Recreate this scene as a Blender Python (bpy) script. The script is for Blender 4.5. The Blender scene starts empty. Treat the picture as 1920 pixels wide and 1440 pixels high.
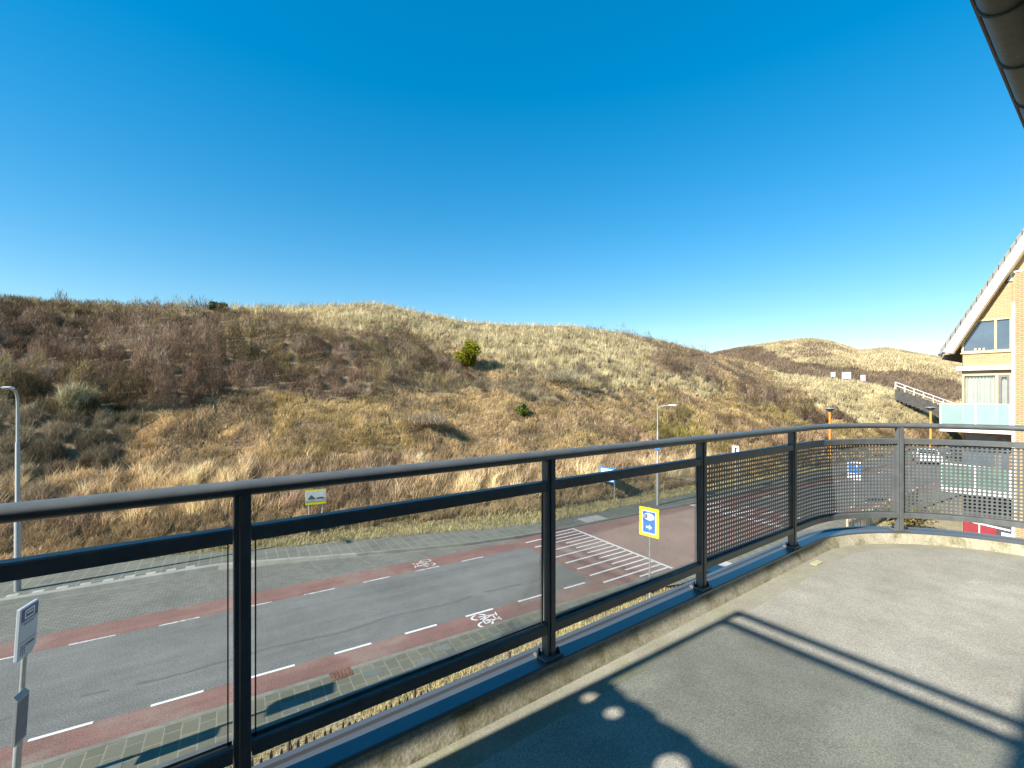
import bpy, bmesh, math, random
import numpy as np
from mathutils import Vector, Matrix

R = math.radians
rnd = random.Random(7)
rng = np.random.default_rng(11)
scn = bpy.context.scene
col = scn.collection

# ------------------------------------------------------------------ camera
F_PX, HOR, YAW = 852.0, 737.0, R(53.9)          # focal length and horizon (photo px), heading from +X
FC, FS = F_PX * math.cos(YAW), F_PX * math.sin(YAW)
SC_, CC_ = math.sin(YAW), math.cos(YAW)
cam_d = bpy.data.cameras.new("camera")
cam = bpy.data.objects.new("camera", cam_d); col.objects.link(cam)
cam.location = (0, 0, 0)
cam.rotation_euler = (R(90), 0, YAW - R(90))
cam_d.sensor_width = 36.0
cam_d.lens = 36.0 * F_PX / 1920.0
cam_d.shift_y = (HOR - 720.0) / 1920.0
cam_d.clip_start = 0.05
cam_d.clip_end = 6000
scn.camera = cam

# ------------------------------------------------------------------ light
SUN_EL, SUN_AZ = R(33), R(-1.6)                 # light travels towards +X, turned SUN_AZ
wd = bpy.data.worlds.new("World"); scn.world = wd; wd.use_nodes = True
wn = wd.node_tree; wn.nodes.clear()
sky = wn.nodes.new("ShaderNodeTexSky"); sky.sky_type = 'NISHITA'; sky.sun_disc = False
sky.sun_elevation = SUN_EL
tosun = Vector((-math.cos(SUN_AZ), -math.sin(SUN_AZ), 0))
sky.sun_rotation = math.atan2(tosun.x, tosun.y)
sky.air_density = 1.0; sky.dust_density = 0.05; sky.ozone_density = 1.0
hs = wn.nodes.new("ShaderNodeHueSaturation"); hs.inputs["Hue"].default_value = 0.495; hs.inputs["Saturation"].default_value = 2.0
gm = wn.nodes.new("ShaderNodeGamma"); gm.inputs[1].default_value = 0.66
bg = wn.nodes.new("ShaderNodeBackground"); bg.inputs[1].default_value = 0.1425
wo = wn.nodes.new("ShaderNodeOutputWorld")
wn.links.new(sky.outputs[0], gm.inputs[0]); wn.links.new(gm.outputs[0], hs.inputs["Color"]); wn.links.new(hs.outputs[0], bg.inputs[0]); wn.links.new(bg.outputs[0], wo.inputs[0])
sun_d = bpy.data.lights.new("sun", 'SUN'); sun_d.energy = 4.6; sun_d.angle = R(0.75); sun_d.color = (1.0, 0.935, 0.84)
sun = bpy.data.objects.new("sun", sun_d); col.objects.link(sun)
ldir = Vector((math.cos(SUN_EL) * math.cos(SUN_AZ), math.cos(SUN_EL) * math.sin(SUN_AZ), -math.sin(SUN_EL)))
sun.rotation_euler = ldir.to_track_quat('-Z', 'Y').to_euler()
sun.location = (-30, 5, 40)
scn.view_settings.view_transform = 'Standard'; scn.view_settings.look = 'None'
scn.view_settings.exposure = 1.2; scn.view_settings.gamma = 1.0
scn.cycles.max_bounces = 8; scn.cycles.transparent_max_bounces = 24
scn.cycles.diffuse_bounces = 3; scn.cycles.glossy_bounces = 3

# ------------------------------------------------------------------ helpers
def ray(px, py):
    """direction of a photo pixel: X along the balcony rail, Y towards the dunes"""
    u = px - 960.0
    return Vector((FC + u * SC_, FS - u * CC_, HOR - py))
def onz(px, py, z):
    d = ray(px, py); return d * (z / d.z)
def onX(px, py, X):
    d = ray(px, py); return d * (X / d.x)
def depth_pt(px, py, dep):
    return ray(px, py) * (dep / F_PX)

def tag(o, label=None, cat=None, group=None, kind=None):
    if label: o['label'] = label
    if cat: o['category'] = cat
    if group: o['group'] = group
    if kind: o['kind'] = kind
    return o
def empty(name, loc=(0, 0, 0), rz=0.0):
    o = bpy.data.objects.new(name, None); col.objects.link(o)
    o.location = loc; o.rotation_euler = (0, 0, rz); o.empty_display_size = 0.2
    return o
def link(name, me, m=None, parent=None, loc=None, rz=None):
    if m is not None:
        for mm in (m if isinstance(m, (list, tuple)) else [m]): me.materials.append(mm)
    o = bpy.data.objects.new(name, me); col.objects.link(o)
    if parent is not None: o.parent = parent
    if loc is not None: o.location = loc
    if rz is not None: o.rotation_euler = (0, 0, rz)
    return o
def copy_tree(o, parent=None):
    c = o.copy(); col.objects.link(c)
    if parent is not None: c.parent = parent
    for ch in list(o.children): copy_tree(ch, c)
    return c

class MB:
    def __init__(s): s.v = []; s.f = []; s.mi = []; s.sm = []
    def add(s, vs, fs, mi=0, smooth=False):
        b = len(s.v); s.v += [tuple(v) for v in vs]
        for f in fs:
            s.f.append(tuple(b + i for i in f)); s.mi.append(mi); s.sm.append(smooth)
        return s
    def box(s, x0, x1, y0, y1, z0, z1, mi=0):
        vs = [(x, y, z) for z in (z0, z1) for y in (y0, y1) for x in (x0, x1)]
        return s.add(vs, [(0, 2, 3, 1), (4, 5, 7, 6), (0, 1, 5, 4), (2, 6, 7, 3), (0, 4, 6, 2), (1, 3, 7, 5)], mi)
    def bar(s, a, b, w, h, mi=0, up=(0, 0, 1)):
        a, b = Vector(a), Vector(b); d = (b - a).normalized(); up = Vector(up)
        if abs(d.dot(up)) > 0.98: up = Vector((1, 0, 0))
        sx = d.cross(up).normalized(); uz = sx.cross(d)
        vs = []
        for p in (a, b):
            for i, j in ((-1, -1), (1, -1), (1, 1), (-1, 1)):
                vs.append(p + sx * (i * w / 2) + uz * (j * h / 2))
        return s.add(vs, [(3, 2, 1, 0), (4, 5, 6, 7), (0, 1, 5, 4), (1, 2, 6, 5), (2, 3, 7, 6), (3, 0, 4, 7)], mi)
    def tube(s, pts, rad, n=10, mi=0, caps=True):
        pts = [Vector(p) for p in pts]
        if not isinstance(rad, (list, tuple)): rad = [rad] * len(pts)
        b = []
        ref = Vector((0, 0, 1))
        d0 = (pts[1] - pts[0]).normalized()
        if abs(d0.dot(ref)) > 0.9: ref = Vector((1, 0, 0))
        for i, p in enumerate(pts):
            d = ((pts[min(i + 1, len(pts) - 1)]) - pts[max(i - 1, 0)]).normalized()
            x = d.cross(ref)
            if x.length < 1e-4: x = d.cross(Vector((0, 1, 0)))
            x.normalize(); y = x.cross(d)
            for k in range(n):
                a = 2 * math.pi * k / n
                b.append(p + (x * math.cos(a) + y * math.sin(a)) * rad[i])
        fs = []
        for i in range(len(pts) - 1):
            for k in range(n):
                k2 = (k + 1) % n
                fs.append((i * n + k, i * n + k2, (i + 1) * n + k2, (i + 1) * n + k))
        s.add(b, fs, mi, True)
        if caps:
            m = len(pts) - 1
            s.add([b[k] for k in range(n)], [tuple(range(n - 1, -1, -1))], mi)
            s.add([b[m * n + k] for k in range(n)], [tuple(range(n))], mi)
        return s
    def prism(s, poly, axis, a0, a1, mi=0):
        """poly of 2-D points extruded along axis 'x','y','z' between a0 and a1"""
        n = len(poly)
        def P(p, a):
            return {'x': (a, p[0], p[1]), 'y': (p[0], a, p[1]), 'z': (p[0], p[1], a)}[axis]
        vs = [P(p, a0) for p in poly] + [P(p, a1) for p in poly]
        fs = [tuple(range(n - 1, -1, -1)), tuple(range(n, 2 * n))]
        fs += [(k, (k + 1) % n, n + (k + 1) % n, n + k) for k in range(n)]
        return s.add(vs, fs, mi)
    def sheet(s, poly, z, mi=0):
        return s.add([(p[0], p[1], z) for p in poly], [tuple(range(len(poly)))], mi)
    def build(s, name, m, parent=None, loc=None, rz=None, bevel=0):
        me = bpy.data.meshes.new(name); me.from_pydata(s.v, [], s.f)
        me.polygons.foreach_set('material_index', s.mi); me.polygons.foreach_set('use_smooth', s.sm)
        bm = bmesh.new(); bm.from_mesh(me)
        bmesh.ops.recalc_face_normals(bm, faces=bm.faces)
        bm.to_mesh(me); bm.free(); me.update()
        o = link(name, me, m, parent, loc, rz)
        if bevel:
            md = o.modifiers.new("bevel", 'BEVEL'); md.width = bevel; md.segments = 2; md.limit_method = 'ANGLE'; md.angle_limit = R(40)
        return o

# value noise
def vnoise(x, y, seed=0):
    x = np.asarray(x, float); y = np.asarray(y, float)
    xi = np.floor(x).astype(np.int64); yi = np.floor(y).astype(np.int64)
    fx = x - xi; fy = y - yi
    fx = fx * fx * (3 - 2 * fx); fy = fy * fy * (3 - 2 * fy)
    def h(a, b):
        n = (a * 374761393 + b * 668265263 + seed * 974711) & 0xffffffff
        n = ((n ^ (n >> 13)) * 1274126177) & 0xffffffff
        n = n ^ (n >> 16)
        return (n & 0xffff) / 65535.0
    return (h(xi, yi) * (1 - fx) + h(xi + 1, yi) * fx) * (1 - fy) + (h(xi, yi + 1) * (1 - fx) + h(xi + 1, yi + 1) * fx) * fy
def fbm(x, y, seed=0, oct=4):
    a, t, s = 0.5, 0.0, 0.0
    for o in range(oct):
        t = t + a * vnoise(np.asarray(x) * 2 ** o, np.asarray(y) * 2 ** o, seed + o * 17); s += a; a *= 0.5
    return t / s

# ------------------------------------------------------------------ materials
def newmat(name):
    m = bpy.data.materials.new(name); m.use_nodes = True
    nt = m.node_tree; b = nt.nodes["Principled BSDF"]
    return m, nt, b
def coords(nt, scale=(1, 1, 1), kind="Object"):
    tc = nt.nodes.new("ShaderNodeTexCoord"); mp = nt.nodes.new("ShaderNodeMapping")
    mp.inputs["Scale"].default_value = scale
    nt.links.new(tc.outputs[kind], mp.inputs[0]); return mp.outputs[0]
def noise(nt, co, scale, detail=4, rough=0.55):
    n = nt.nodes.new("ShaderNodeTexNoise"); n.inputs["Scale"].default_value = scale
    n.inputs["Detail"].default_value = detail; n.inputs["Roughness"].default_value = rough
    nt.links.new(co, n.inputs["Vector"]); return n.outputs["Fac"]
def ramp(nt, fac, stops):
    r = nt.nodes.new("ShaderNodeValToRGB"); e = r.color_ramp.elements
    while len(e) < len(stops): e.new(0.5)
    for el, (p, c) in zip(e, stops):
        el.position = p; el.color = (*c, 1) if len(c) == 3 else c
    nt.links.new(fac, r.inputs[0]); return r.outputs[0]
def mixc(nt, a, b, fac, mode='MIX'):
    m = nt.nodes.new("ShaderNodeMix"); m.data_type = 'RGBA'; m.blend_type = mode
    for sock, v in ((m.inputs[0], fac), (m.inputs[6], a), (m.inputs[7], b)):
        if hasattr(v, 'links') or isinstance(v, bpy.types.NodeSocket): nt.links.new(v, sock)
        elif isinstance(v, (int, float)): sock.default_value = v
        else: sock.default_value = (*v, 1)
    return m.outputs[2]
def bump(nt, b, h, strength=0.3, dist=0.01):
    bp = nt.nodes.new("ShaderNodeBump"); bp.inputs["Strength"].default_value = strength; bp.inputs["Distance"].default_value = dist
    nt.links.new(h, bp.inputs["Height"]); nt.links.new(bp.outputs[0], b.inputs["Normal"])
def simple(name, c, rough=0.5, metal=0.0, var=0.12, scale=6.0, spec=0.5, bmp=0.0):
    m, nt, b = newmat(name)
    co = coords(nt); f = noise(nt, co, scale)
    lo = tuple(x * (1 - var) for x in c); hi = tuple(min(1, x * (1 + var)) for x in c)
    nt.links.new(ramp(nt, f, [(0.3, lo), (0.7, hi)]), b.inputs["Base Color"])
    b.inputs["Roughness"].default_value = rough; b.inputs["Metallic"].default_value = metal
    b.inputs["Specular IOR Level"].default_value = spec
    if bmp: bump(nt, b, noise(nt, co, scale * 12), bmp, 0.004)
    return m
def stains(name, base, dark, light, fine=160.0, big=1.3, rough=0.9, bmp=0.25, speck=0.35, extra=None, streak=0.0):
    """worn mineral surface: large stains, medium blotches, fine grain"""
    m, nt, b = newmat(name); co = coords(nt)
    n1 = noise(nt, co, big, 6, 0.6); n2 = noise(nt, co, big * 7, 5, 0.65); n3 = noise(nt, co, fine, 2, 0.6)
    c = ramp(nt, n1, [(0.32, dark), (0.5, base), (0.68, light)])
    c = mixc(nt, c, ramp(nt, n2, [(0.35, dark), (0.65, light)]), 0.3)
    if streak:
        n5 = noise(nt, coords(nt, (0.07, 1.7, 1)), 1.0, 5, 0.6); n6 = noise(nt, co, 1.1, 8, 0.7)
        c = mixc(nt, c, ramp(nt, n5, [(0.35, (0.33, 0.33, 0.33)), (0.65, (0.68, 0.67, 0.66))]), streak, 'OVERLAY')
        c = mixc(nt, c, ramp(nt, n6, [(0.3, (0.36, 0.36, 0.36)), (0.7, (0.63, 0.63, 0.63))]), streak, 'OVERLAY')
    if extra:
        n4 = noise(nt, co, extra[1], 6, 0.6)
        c = mixc(nt, c, extra[0], ramp(nt, n4, [(extra[2], (0, 0, 0)), (extra[2] + 0.12, (extra[3],) * 3)]))
    c = mixc(nt, c, ramp(nt, n3, [(0.3, (0.25, 0.25, 0.25)), (0.7, (0.75, 0.75, 0.75))]), speck, 'OVERLAY')
    nt.links.new(c, b.inputs["Base Color"]); b.inputs["Roughness"].default_value = rough
    b.inputs["Specular IOR Level"].default_value = 0.3
    bump(nt, b, n3, bmp, 0.003)
    return m
def brickmat(name, c1, c2, mortar, w, h, off=0.5, ms=0.02, rough=0.9, rot=0.0, big=None, bmp=0.3, coord=None, contrast=0.25):
    m, nt, b = newmat(name)
    tc = nt.nodes.new("ShaderNodeTexCoord"); mp = nt.nodes.new("ShaderNodeMapping"); mp.inputs["Rotation"].default_value = (0, 0, rot)
    if isinstance(coord, str):
        sx_ = nt.nodes.new("ShaderNodeSeparateXYZ"); cb_ = nt.nodes.new("ShaderNodeCombineXYZ"); nt.links.new(tc.outputs["Object"], sx_.inputs[0])
        for k_, ax_ in enumerate(coord): nt.links.new(sx_.outputs["XYZ".index(ax_)], cb_.inputs[k_])
        nt.links.new(cb_.outputs[0], mp.inputs[0])
    else: nt.links.new(tc.outputs["Object"], mp.inputs[0])
    co = mp.outputs[0]
    br = nt.nodes.new("ShaderNodeTexBrick"); br.inputs["Scale"].default_value = 1.0
    br.inputs["Brick Width"].default_value = w; br.inputs["Row Height"].default_value = h
    br.inputs["Mortar Size"].default_value = ms; br.inputs["Mortar Smooth"].default_value = 0.2
    br.inputs["Color1"].default_value = (*c1, 1); br.inputs["Color2"].default_value = (*c2, 1); br.inputs["Mortar"].default_value = (*mortar, 1)
    br.offset = off; nt.links.new(co, br.inputs["Vector"])
    n1 = noise(nt, co, 0.45, 6, 0.6); n3 = noise(nt, co, 70, 3)
    c = mixc(nt, br.outputs["Color"], ramp(nt, n1, [(0.3, (0.32, 0.32, 0.3)), (0.7, (0.68, 0.67, 0.64))]), contrast + 0.2, 'OVERLAY')
    c = mixc(nt, c, ramp(nt, n3, [(0.3, (0.3, 0.3, 0.3)), (0.7, (0.7, 0.7, 0.7))]), 0.35, 'OVERLAY')
    nt.links.new(c, b.inputs["Base Color"]); b.inputs["Roughness"].default_value = rough; b.inputs["Specular IOR Level"].default_value = 0.3
    inv = nt.nodes.new("ShaderNodeMath"); inv.operation = 'SUBTRACT'; inv.inputs[0].default_value = 1.0
    nt.links.new(br.outputs["Fac"], inv.inputs[1]); bump(nt, b, inv.outputs[0], bmp, 0.006)
    return m
def glassmat(name, tint, gloss=0.08, haze=0.0, hazec=(0.6, 0.65, 0.62)):
    m, nt, b = newmat(name); nt.nodes.remove(b)
    out = nt.nodes["Material Output"]
    tr = nt.nodes.new("ShaderNodeBsdfTransparent"); tr.inputs[0].default_value = (*tint, 1)
    gl = nt.nodes.new("ShaderNodeBsdfGlossy"); gl.inputs["Roughness"].default_value = 0.02
    lw = nt.nodes.new("ShaderNodeFresnel"); lw.inputs[0].default_value = 1.45
    mu = nt.nodes.new("ShaderNodeMath"); mu.operation = 'MULTIPLY'; mu.inputs[1].default_value = gloss / 0.08
    nt.links.new(lw.outputs[0], mu.inputs[0])
    src = tr.outputs[0]
    if haze:
        df = nt.nodes.new("ShaderNodeBsdfDiffuse"); df.inputs[0].default_value = (*hazec, 1)
        dn = noise(nt, coords(nt), 3.0); 
        mx = nt.nodes.new("ShaderNodeMixShader"); mm = nt.nodes.new("ShaderNodeMath"); mm.operation = 'MULTIPLY'; mm.inputs[1].default_value = haze * 2
        nt.links.new(dn, mm.inputs[0]); nt.links.new(mm.outputs[0], mx.inputs[0])
        nt.links.new(tr.outputs[0], mx.inputs[1]); nt.links.new(df.outputs[0], mx.inputs[2]); src = mx.outputs[0]
    mx = nt.nodes.new("ShaderNodeMixShader"); nt.links.new(mu.outputs[0], mx.inputs[0])
    nt.links.new(src, mx.inputs[1]); nt.links.new(gl.outputs[0], mx.inputs[2]); nt.links.new(mx.outputs[0], out.inputs[0])
    return m
def vegmat(name, trans=0.25):
    m, nt, b = newmat(name); nt.nodes.remove(b); out = nt.nodes["Material Output"]
    at = nt.nodes.new("ShaderNodeAttribute"); at.attribute_name = "Col"
    d = nt.nodes.new("ShaderNodeBsdfDiffuse"); t = nt.nodes.new("ShaderNodeBsdfTranslucent")
    mx = nt.nodes.new("ShaderNodeMixShader"); mx.inputs[0].default_value = trans
    nt.links.new(at.outputs["Color"], d.inputs[0]); nt.links.new(at.outputs["Color"], t.inputs[0])
    nt.links.new(d.outputs[0], mx.inputs[1]); nt.links.new(t.outputs[0], mx.inputs[2]); nt.links.new(mx.outputs[0], out.inputs[0])
    return m

M = {}
M['rail'] = simple("rail_paint", (0.110, 0.121, 0.122), 0.42, 0.0, 0.15, 14, 0.5, 0.03)
M['raildark'] = simple("bolt_metal", (0.04, 0.043, 0.045), 0.4, 0.6, 0.2, 20)
M['glass'] = glassmat("rail_glass", (0.95, 0.965, 0.955), 0.035, 0.05, (0.75, 0.76, 0.72))
M['glass_edge'] = simple("glass_edge", (0.25, 0.33, 0.30), 0.25)
M['screen_glass'] = glassmat("screen_glass", (0.76, 0.77, 0.74), 0.08)
M['coping'] = simple("coping_metal", (0.135, 0.15, 0.165), 0.30, 0.45, 0.08, 4)
M['kerbface'] = stains("kerb_concrete", (0.34, 0.31, 0.22), (0.17, 0.16, 0.09), (0.47, 0.43, 0.33), 90, 1.8, 0.95, 0.6, 0.5, ((0.13, 0.12, 0.045), 7, 0.52, 0.7))
M['floor'] = stains("balcony_floor", (0.285, 0.275, 0.232), (0.225, 0.216, 0.18), (0.385, 0.373, 0.32), 190, 0.8, 0.92, 0.45, 0.75, ((0.43, 0.415, 0.345), 1.5, 0.53, 0.6))
M['gutterstrip'] = stains("gutter_strip", (0.275, 0.265, 0.205), (0.215, 0.21, 0.155), (0.345, 0.33, 0.265), 190, 1.2, 0.92, 0.3, 0.5, ((0.22, 0.23, 0.11), 2.2, 0.58, 0.5))
M['asphalt'] = stains("asphalt", (0.163, 0.161, 0.150), (0.138, 0.136, 0.127), (0.192, 0.189, 0.176), 30, 0.35, 0.9, 0.3, 0.9, None, 0.32)
M['redlane'] = stains("red_asphalt", (0.215, 0.118, 0.098), (0.182, 0.10, 0.083), (0.25, 0.147, 0.122), 30, 0.4, 0.9, 0.3, 0.7, ((0.27, 0.22, 0.18), 0.6, 0.52, 0.5), 0.35)
M['paint'] = stains("road_paint", (0.72, 0.72, 0.69), (0.6, 0.6, 0.57), (0.8, 0.8, 0.78), 40, 2.5, 0.7, 0.1, 0.2, ((0.3, 0.29, 0.27), 9, 0.62, 0.8))
M['paintworn'] = stains("road_paint_worn", (0.55, 0.54, 0.51), (0.42, 0.41, 0.39), (0.66, 0.65, 0.62), 40, 2.5, 0.7, 0.1, 0.2, ((0.22, 0.21, 0.2), 7, 0.52, 0.9))
M['cobble'] = brickmat("grey_clinkers", (0.165, 0.16, 0.14), (0.225, 0.218, 0.192), (0.10, 0.098, 0.085), 0.21, 0.105, 0.5, 0.012, bmp=0.5)
M['redbrick'] = brickmat("red_clinkers", (0.27, 0.155, 0.13), (0.225, 0.12, 0.10), (0.33, 0.24, 0.20), 0.21, 0.105, 0.5, 0.012, bmp=0.5, rot=R(90))
M['slab'] = brickmat("paving_slabs", (0.13, 0.128, 0.095), (0.165, 0.16, 0.12), (0.24, 0.23, 0.175), 0.45, 0.30, 0.5, 0.012, rot=R(90), bmp=0.25, contrast=0.2)
M['slabfar'] = brickmat("paving_slabs_far", (0.135, 0.138, 0.115), (0.17, 0.17, 0.142), (0.26, 0.252, 0.21), 0.6, 0.40, 0.0, 0.014, rot=R(90), bmp=0.25, contrast=0.2)
M['kerb'] = stains("kerb_stone", (0.20, 0.195, 0.16), (0.145, 0.142, 0.115), (0.26, 0.25, 0.21), 60, 1.5, 0.95)
M['buskerb'] = stains("bus_kerb_stone", (0.30, 0.29, 0.25), (0.23, 0.225, 0.19), (0.37, 0.355, 0.31), 60, 1.5, 0.95)
M['tactile'] = stains("white_tile", (0.38, 0.37, 0.335), (0.29, 0.28, 0.255), (0.46, 0.45, 0.41), 60, 2.5, 0.9)
M['rust'] = stains("rusty_iron", (0.17, 0.085, 0.055), (0.11, 0.055, 0.04), (0.22, 0.12, 0.08), 60, 4, 0.85)
M['soil'] = stains("dry_turf_soil", (0.27, 0.22, 0.13), (0.18, 0.16, 0.085), (0.37, 0.31, 0.20), 12, 0.5, 1.0, 0.6, 0.4)
M['galv'] = simple("galvanised_steel", (0.42, 0.44, 0.45), 0.45, 0.5, 0.12, 9)
M['lampgrey'] = simple("lamp_post_grey", (0.33, 0.34, 0.335), 0.45, 0.15, 0.08, 3)
M['lamphead'] = simple("lamp_head_white", (0.74, 0.76, 0.77), 0.4, 0.0, 0.04, 6)
M['lens'] = simple("lamp_lens", (0.55, 0.57, 0.58), 0.15)
M['orange'] = simple("orange_paint", (0.72, 0.27, 0.045), 0.5, 0.0, 0.1, 4)
M['darkmetal'] = simple("dark_lamp_hood", (0.06, 0.065, 0.07), 0.4, 0.3, 0.15, 6)
M['yellow'] = simple("sign_yellow", (0.80, 0.74, 0.005), 0.45, 0, 0.03, 3)
M['blue'] = simple("sign_blue", (0.01, 0.17, 0.58), 0.4, 0, 0.03, 3)
M['white'] = simple("sign_white", (0.78, 0.79, 0.79), 0.45, 0, 0.03, 3)
M['black'] = simple("sign_black", (0.02, 0.02, 0.022), 0.5, 0, 0.05, 3)
M['navy'] = simple("bus_sign_navy", (0.075, 0.085, 0.24), 0.4, 0, 0.05, 3)
M['palegrey'] = simple("bus_sign_pale", (0.50, 0.54, 0.60), 0.4, 0, 0.04, 3)
M['greytext'] = simple("sign_print", (0.13, 0.15, 0.19), 0.5)
M['greenprint'] = simple("sign_print_green", (0.25, 0.40, 0.28), 0.5)
M['photo_sky'] = simple("print_sky", (0.62, 0.64, 0.62), 0.4)
M['photo_sand'] = simple("print_sand", (0.36, 0.37, 0.34), 0.4, 0, 0.35, 14)
M['photo_dark'] = simple("print_dark", (0.10, 0.11, 0.10), 0.4, 0, 0.3, 14)
M['backing'] = simple("sign_back", (0.33, 0.34, 0.35), 0.5, 0.3, 0.08, 4)
M['paling'] = stains("weathered_paling", (0.10, 0.075, 0.05), (0.06, 0.045, 0.03), (0.16, 0.125, 0.085), 60, 3, 0.95)
M['palepaling'] = stains("pale_paling", (0.46, 0.38, 0.26), (0.34, 0.27, 0.18), (0.56, 0.48, 0.35), 60, 3, 0.95)
M['wire'] = simple("fence_wire", (0.2, 0.19, 0.18), 0.5, 0.7)
M['buff'] = brickmat("buff_brick", (0.47, 0.36, 0.20), (0.40, 0.30, 0.165), (0.29, 0.24, 0.15), 0.22, 0.065, 0.5, 0.010, coord="YZ", bmp=0.3, contrast=0.05)
M['pillarbrick'] = brickmat("buff_brick_pillar", (0.45, 0.33, 0.18), (0.38, 0.27, 0.145), (0.23, 0.18, 0.11), 0.22, 0.075, 0.5, 0.014, coord="YZ", bmp=0.5, contrast=0.05)
M['cream'] = simple("cream_frame", (0.64, 0.49, 0.26), 0.5, 0, 0.05, 3)
M['whitepaint'] = simple("white_paint", (0.70, 0.69, 0.66), 0.5, 0, 0.03, 3)
M['darkframe'] = simple("dark_door_frame", (0.16, 0.16, 0.17), 0.4)
M['shadedframe'] = simple("shaded_frame", (0.34, 0.16, 0.06), 0.5)  # cream frame with the lower storey's shade put into the colour
M['rooftile'] = stains("grey_roof_tile", (0.22, 0.22, 0.195), (0.17, 0.17, 0.15), (0.28, 0.275, 0.25), 40, 2, 0.9)
M['curtain'] = simple("curtain", (0.38, 0.41, 0.385), 0.9, 0, 0.05, 2)
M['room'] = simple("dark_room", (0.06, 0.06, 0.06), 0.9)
M['aqua'] = None
M['redpaint'] = simple("red_panel", (0.24, 0.02, 0.03), 0.5, 0, 0.1, 4)
M['paleblue'] = simple("pale_blue_panel", (0.55, 0.66, 0.74), 0.5, 0, 0.05, 4)
M['stair'] = stains("dark_stair_timber", (0.07, 0.065, 0.06), (0.045, 0.042, 0.04), (0.10, 0.095, 0.085), 20, 2, 0.9)
M['handrail'] = simple("pale_handrail", (0.62, 0.60, 0.56), 0.5)
M['eavegreen'] = stains("weathered_gutter", (0.062, 0.078, 0.068), (0.035, 0.052, 0.046), (0.095, 0.098, 0.085), 30, 5, 0.5, 0.2, 0.3)
M['eavebrown'] = simple("brown_roof_edge", (0.15, 0.11, 0.10), 0.6, 0, 0.1, 5)
M['eaveblack'] = simple("black_fascia", (0.018, 0.018, 0.018), 0.7)
M['ownwall'] = brickmat("own_brick", (0.40, 0.30, 0.17), (0.35, 0.25, 0.14), (0.36, 0.32, 0.24), 0.22, 0.065, 0.5, 0.01, coord="XZ")
M['concrete'] = stains("slab_concrete", (0.33, 0.32, 0.30), (0.25, 0.24, 0.22), (0.4, 0.39, 0.37), 60, 1.5, 0.95)
M['carwhite'] = simple("car_paint_white", (0.78, 0.79, 0.80), 0.25, 0, 0.02, 2)
M['cargrey'] = simple("car_paint_dark", (0.05, 0.055, 0.065), 0.22, 0.3, 0.05, 2)
M['carglass'] = simple("car_glass", (0.02, 0.025, 0.03), 0.08)
M['tyre'] = simple("tyre_rubber", (0.025, 0.025, 0.025), 0.8)
M['rim'] = simple("wheel_rim", (0.45, 0.46, 0.47), 0.35, 0.7)
M['lampred'] = simple("tail_lamp", (0.4, 0.02, 0.02), 0.25)
M['veg'] = vegmat("dry_vegetation", 0.22)
M['leaf'] = vegmat("evergreen_leaf", 0.3)
M['bark'] = stains("bark", (0.10, 0.075, 0.05), (0.06, 0.045, 0.03), (0.15, 0.115, 0.08), 30, 5, 0.95)
# frosted glass of the neighbours' balconies; the lower copy has shade in its colour
for key, nm, bc, tint, f0, f1 in (('aqua', "frosted_aqua_glass", (0.33, 0.47, 0.44), (0.80, 0.96, 0.93), .55, .65), ('aqua_shaded', "shaded_aqua_glass", (0.20, 0.33, 0.27), (0.72, 0.88, 0.80), .42, .56)):
    m, nt, b = newmat(nm)
    b.inputs["Base Color"].default_value = (*bc, 1); b.inputs["Roughness"].default_value = 0.25
    tr = nt.nodes.new("ShaderNodeBsdfTransparent"); tr.inputs[0].default_value = (*tint, 1)
    mx = nt.nodes.new("ShaderNodeMixShader"); nt.links.new(ramp(nt, noise(nt, coords(nt), 1.2), [(0.3, (f0,) * 3), (0.7, (f1,) * 3)]), mx.inputs[0])
    nt.links.new(tr.outputs[0], mx.inputs[1]); nt.links.new(b.outputs[0], mx.inputs[2]); nt.links.new(mx.outputs[0], nt.nodes["Material Output"].inputs[0])
    M[key] = m
# dark reflecting window pane
m, nt, b = newmat("window_pane"); b.inputs["Base Color"].default_value = (0.05, 0.075, 0.11, 1); b.inputs["Roughness"].default_value = 0.04
b.inputs["Specular IOR Level"].default_value = 0.9
nt.links.new(ramp(nt, noise(nt, coords(nt), 0.8), [(0.3, (0.06, 0.09, 0.13)), (0.7, (0.10, 0.14, 0.19))]), b.inputs["Base Color"]); M['pane'] = m

# ------------------------------------------------------------------ terrain
GZ = -7.02
foot_xy = np.array([(-200, 30), (-60, 27.5), (-15, 26.3), (-2, 25.2), (3, 24.0), (9, 22.6), (16, 20.2), (30, 19.2), (60, 16.6), (90, 14), (160, 9)], float)
def phi_of(px): return YAW - math.atan((px - 960.0) / F_PX)
_ft = []
for i in range(len(foot_xy) - 1):
    for k in range(40):
        p = foot_xy[i] + (foot_xy[i + 1] - foot_xy[i]) * k / 40
        _ft.append((math.atan2(p[1], p[0]), math.hypot(*p)))
_ft.sort(); FT_PHI = np.array([a for a, _ in _ft]); FT_R = np.array([r for _, r in _ft])
ridge = [(-1400, 560, 70), (-600, 540, 63), (0, 547, 62), (100, 556, 62), (250, 563, 63), (400, 569, 63), (500, 569, 63), (600, 566, 64), (690, 562, 66), (725, 566, 66), (760, 574, 67), (840, 590, 69), (870, 597, 70), (1000, 605, 77),
         (1080, 607, 82), (1200, 625, 90), (1260, 639, 93), (1330, 658, 98), (1413, 677, 102), (1467, 697, 101), (1533, 704, 98), (1600, 712, 95), (1640, 718, 93), (1680, 729, 92), (1730, 746, 92), (1790, 770, 92), (1860, 790, 92), (1950, 805, 92), (2100, 815, 92)]
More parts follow.
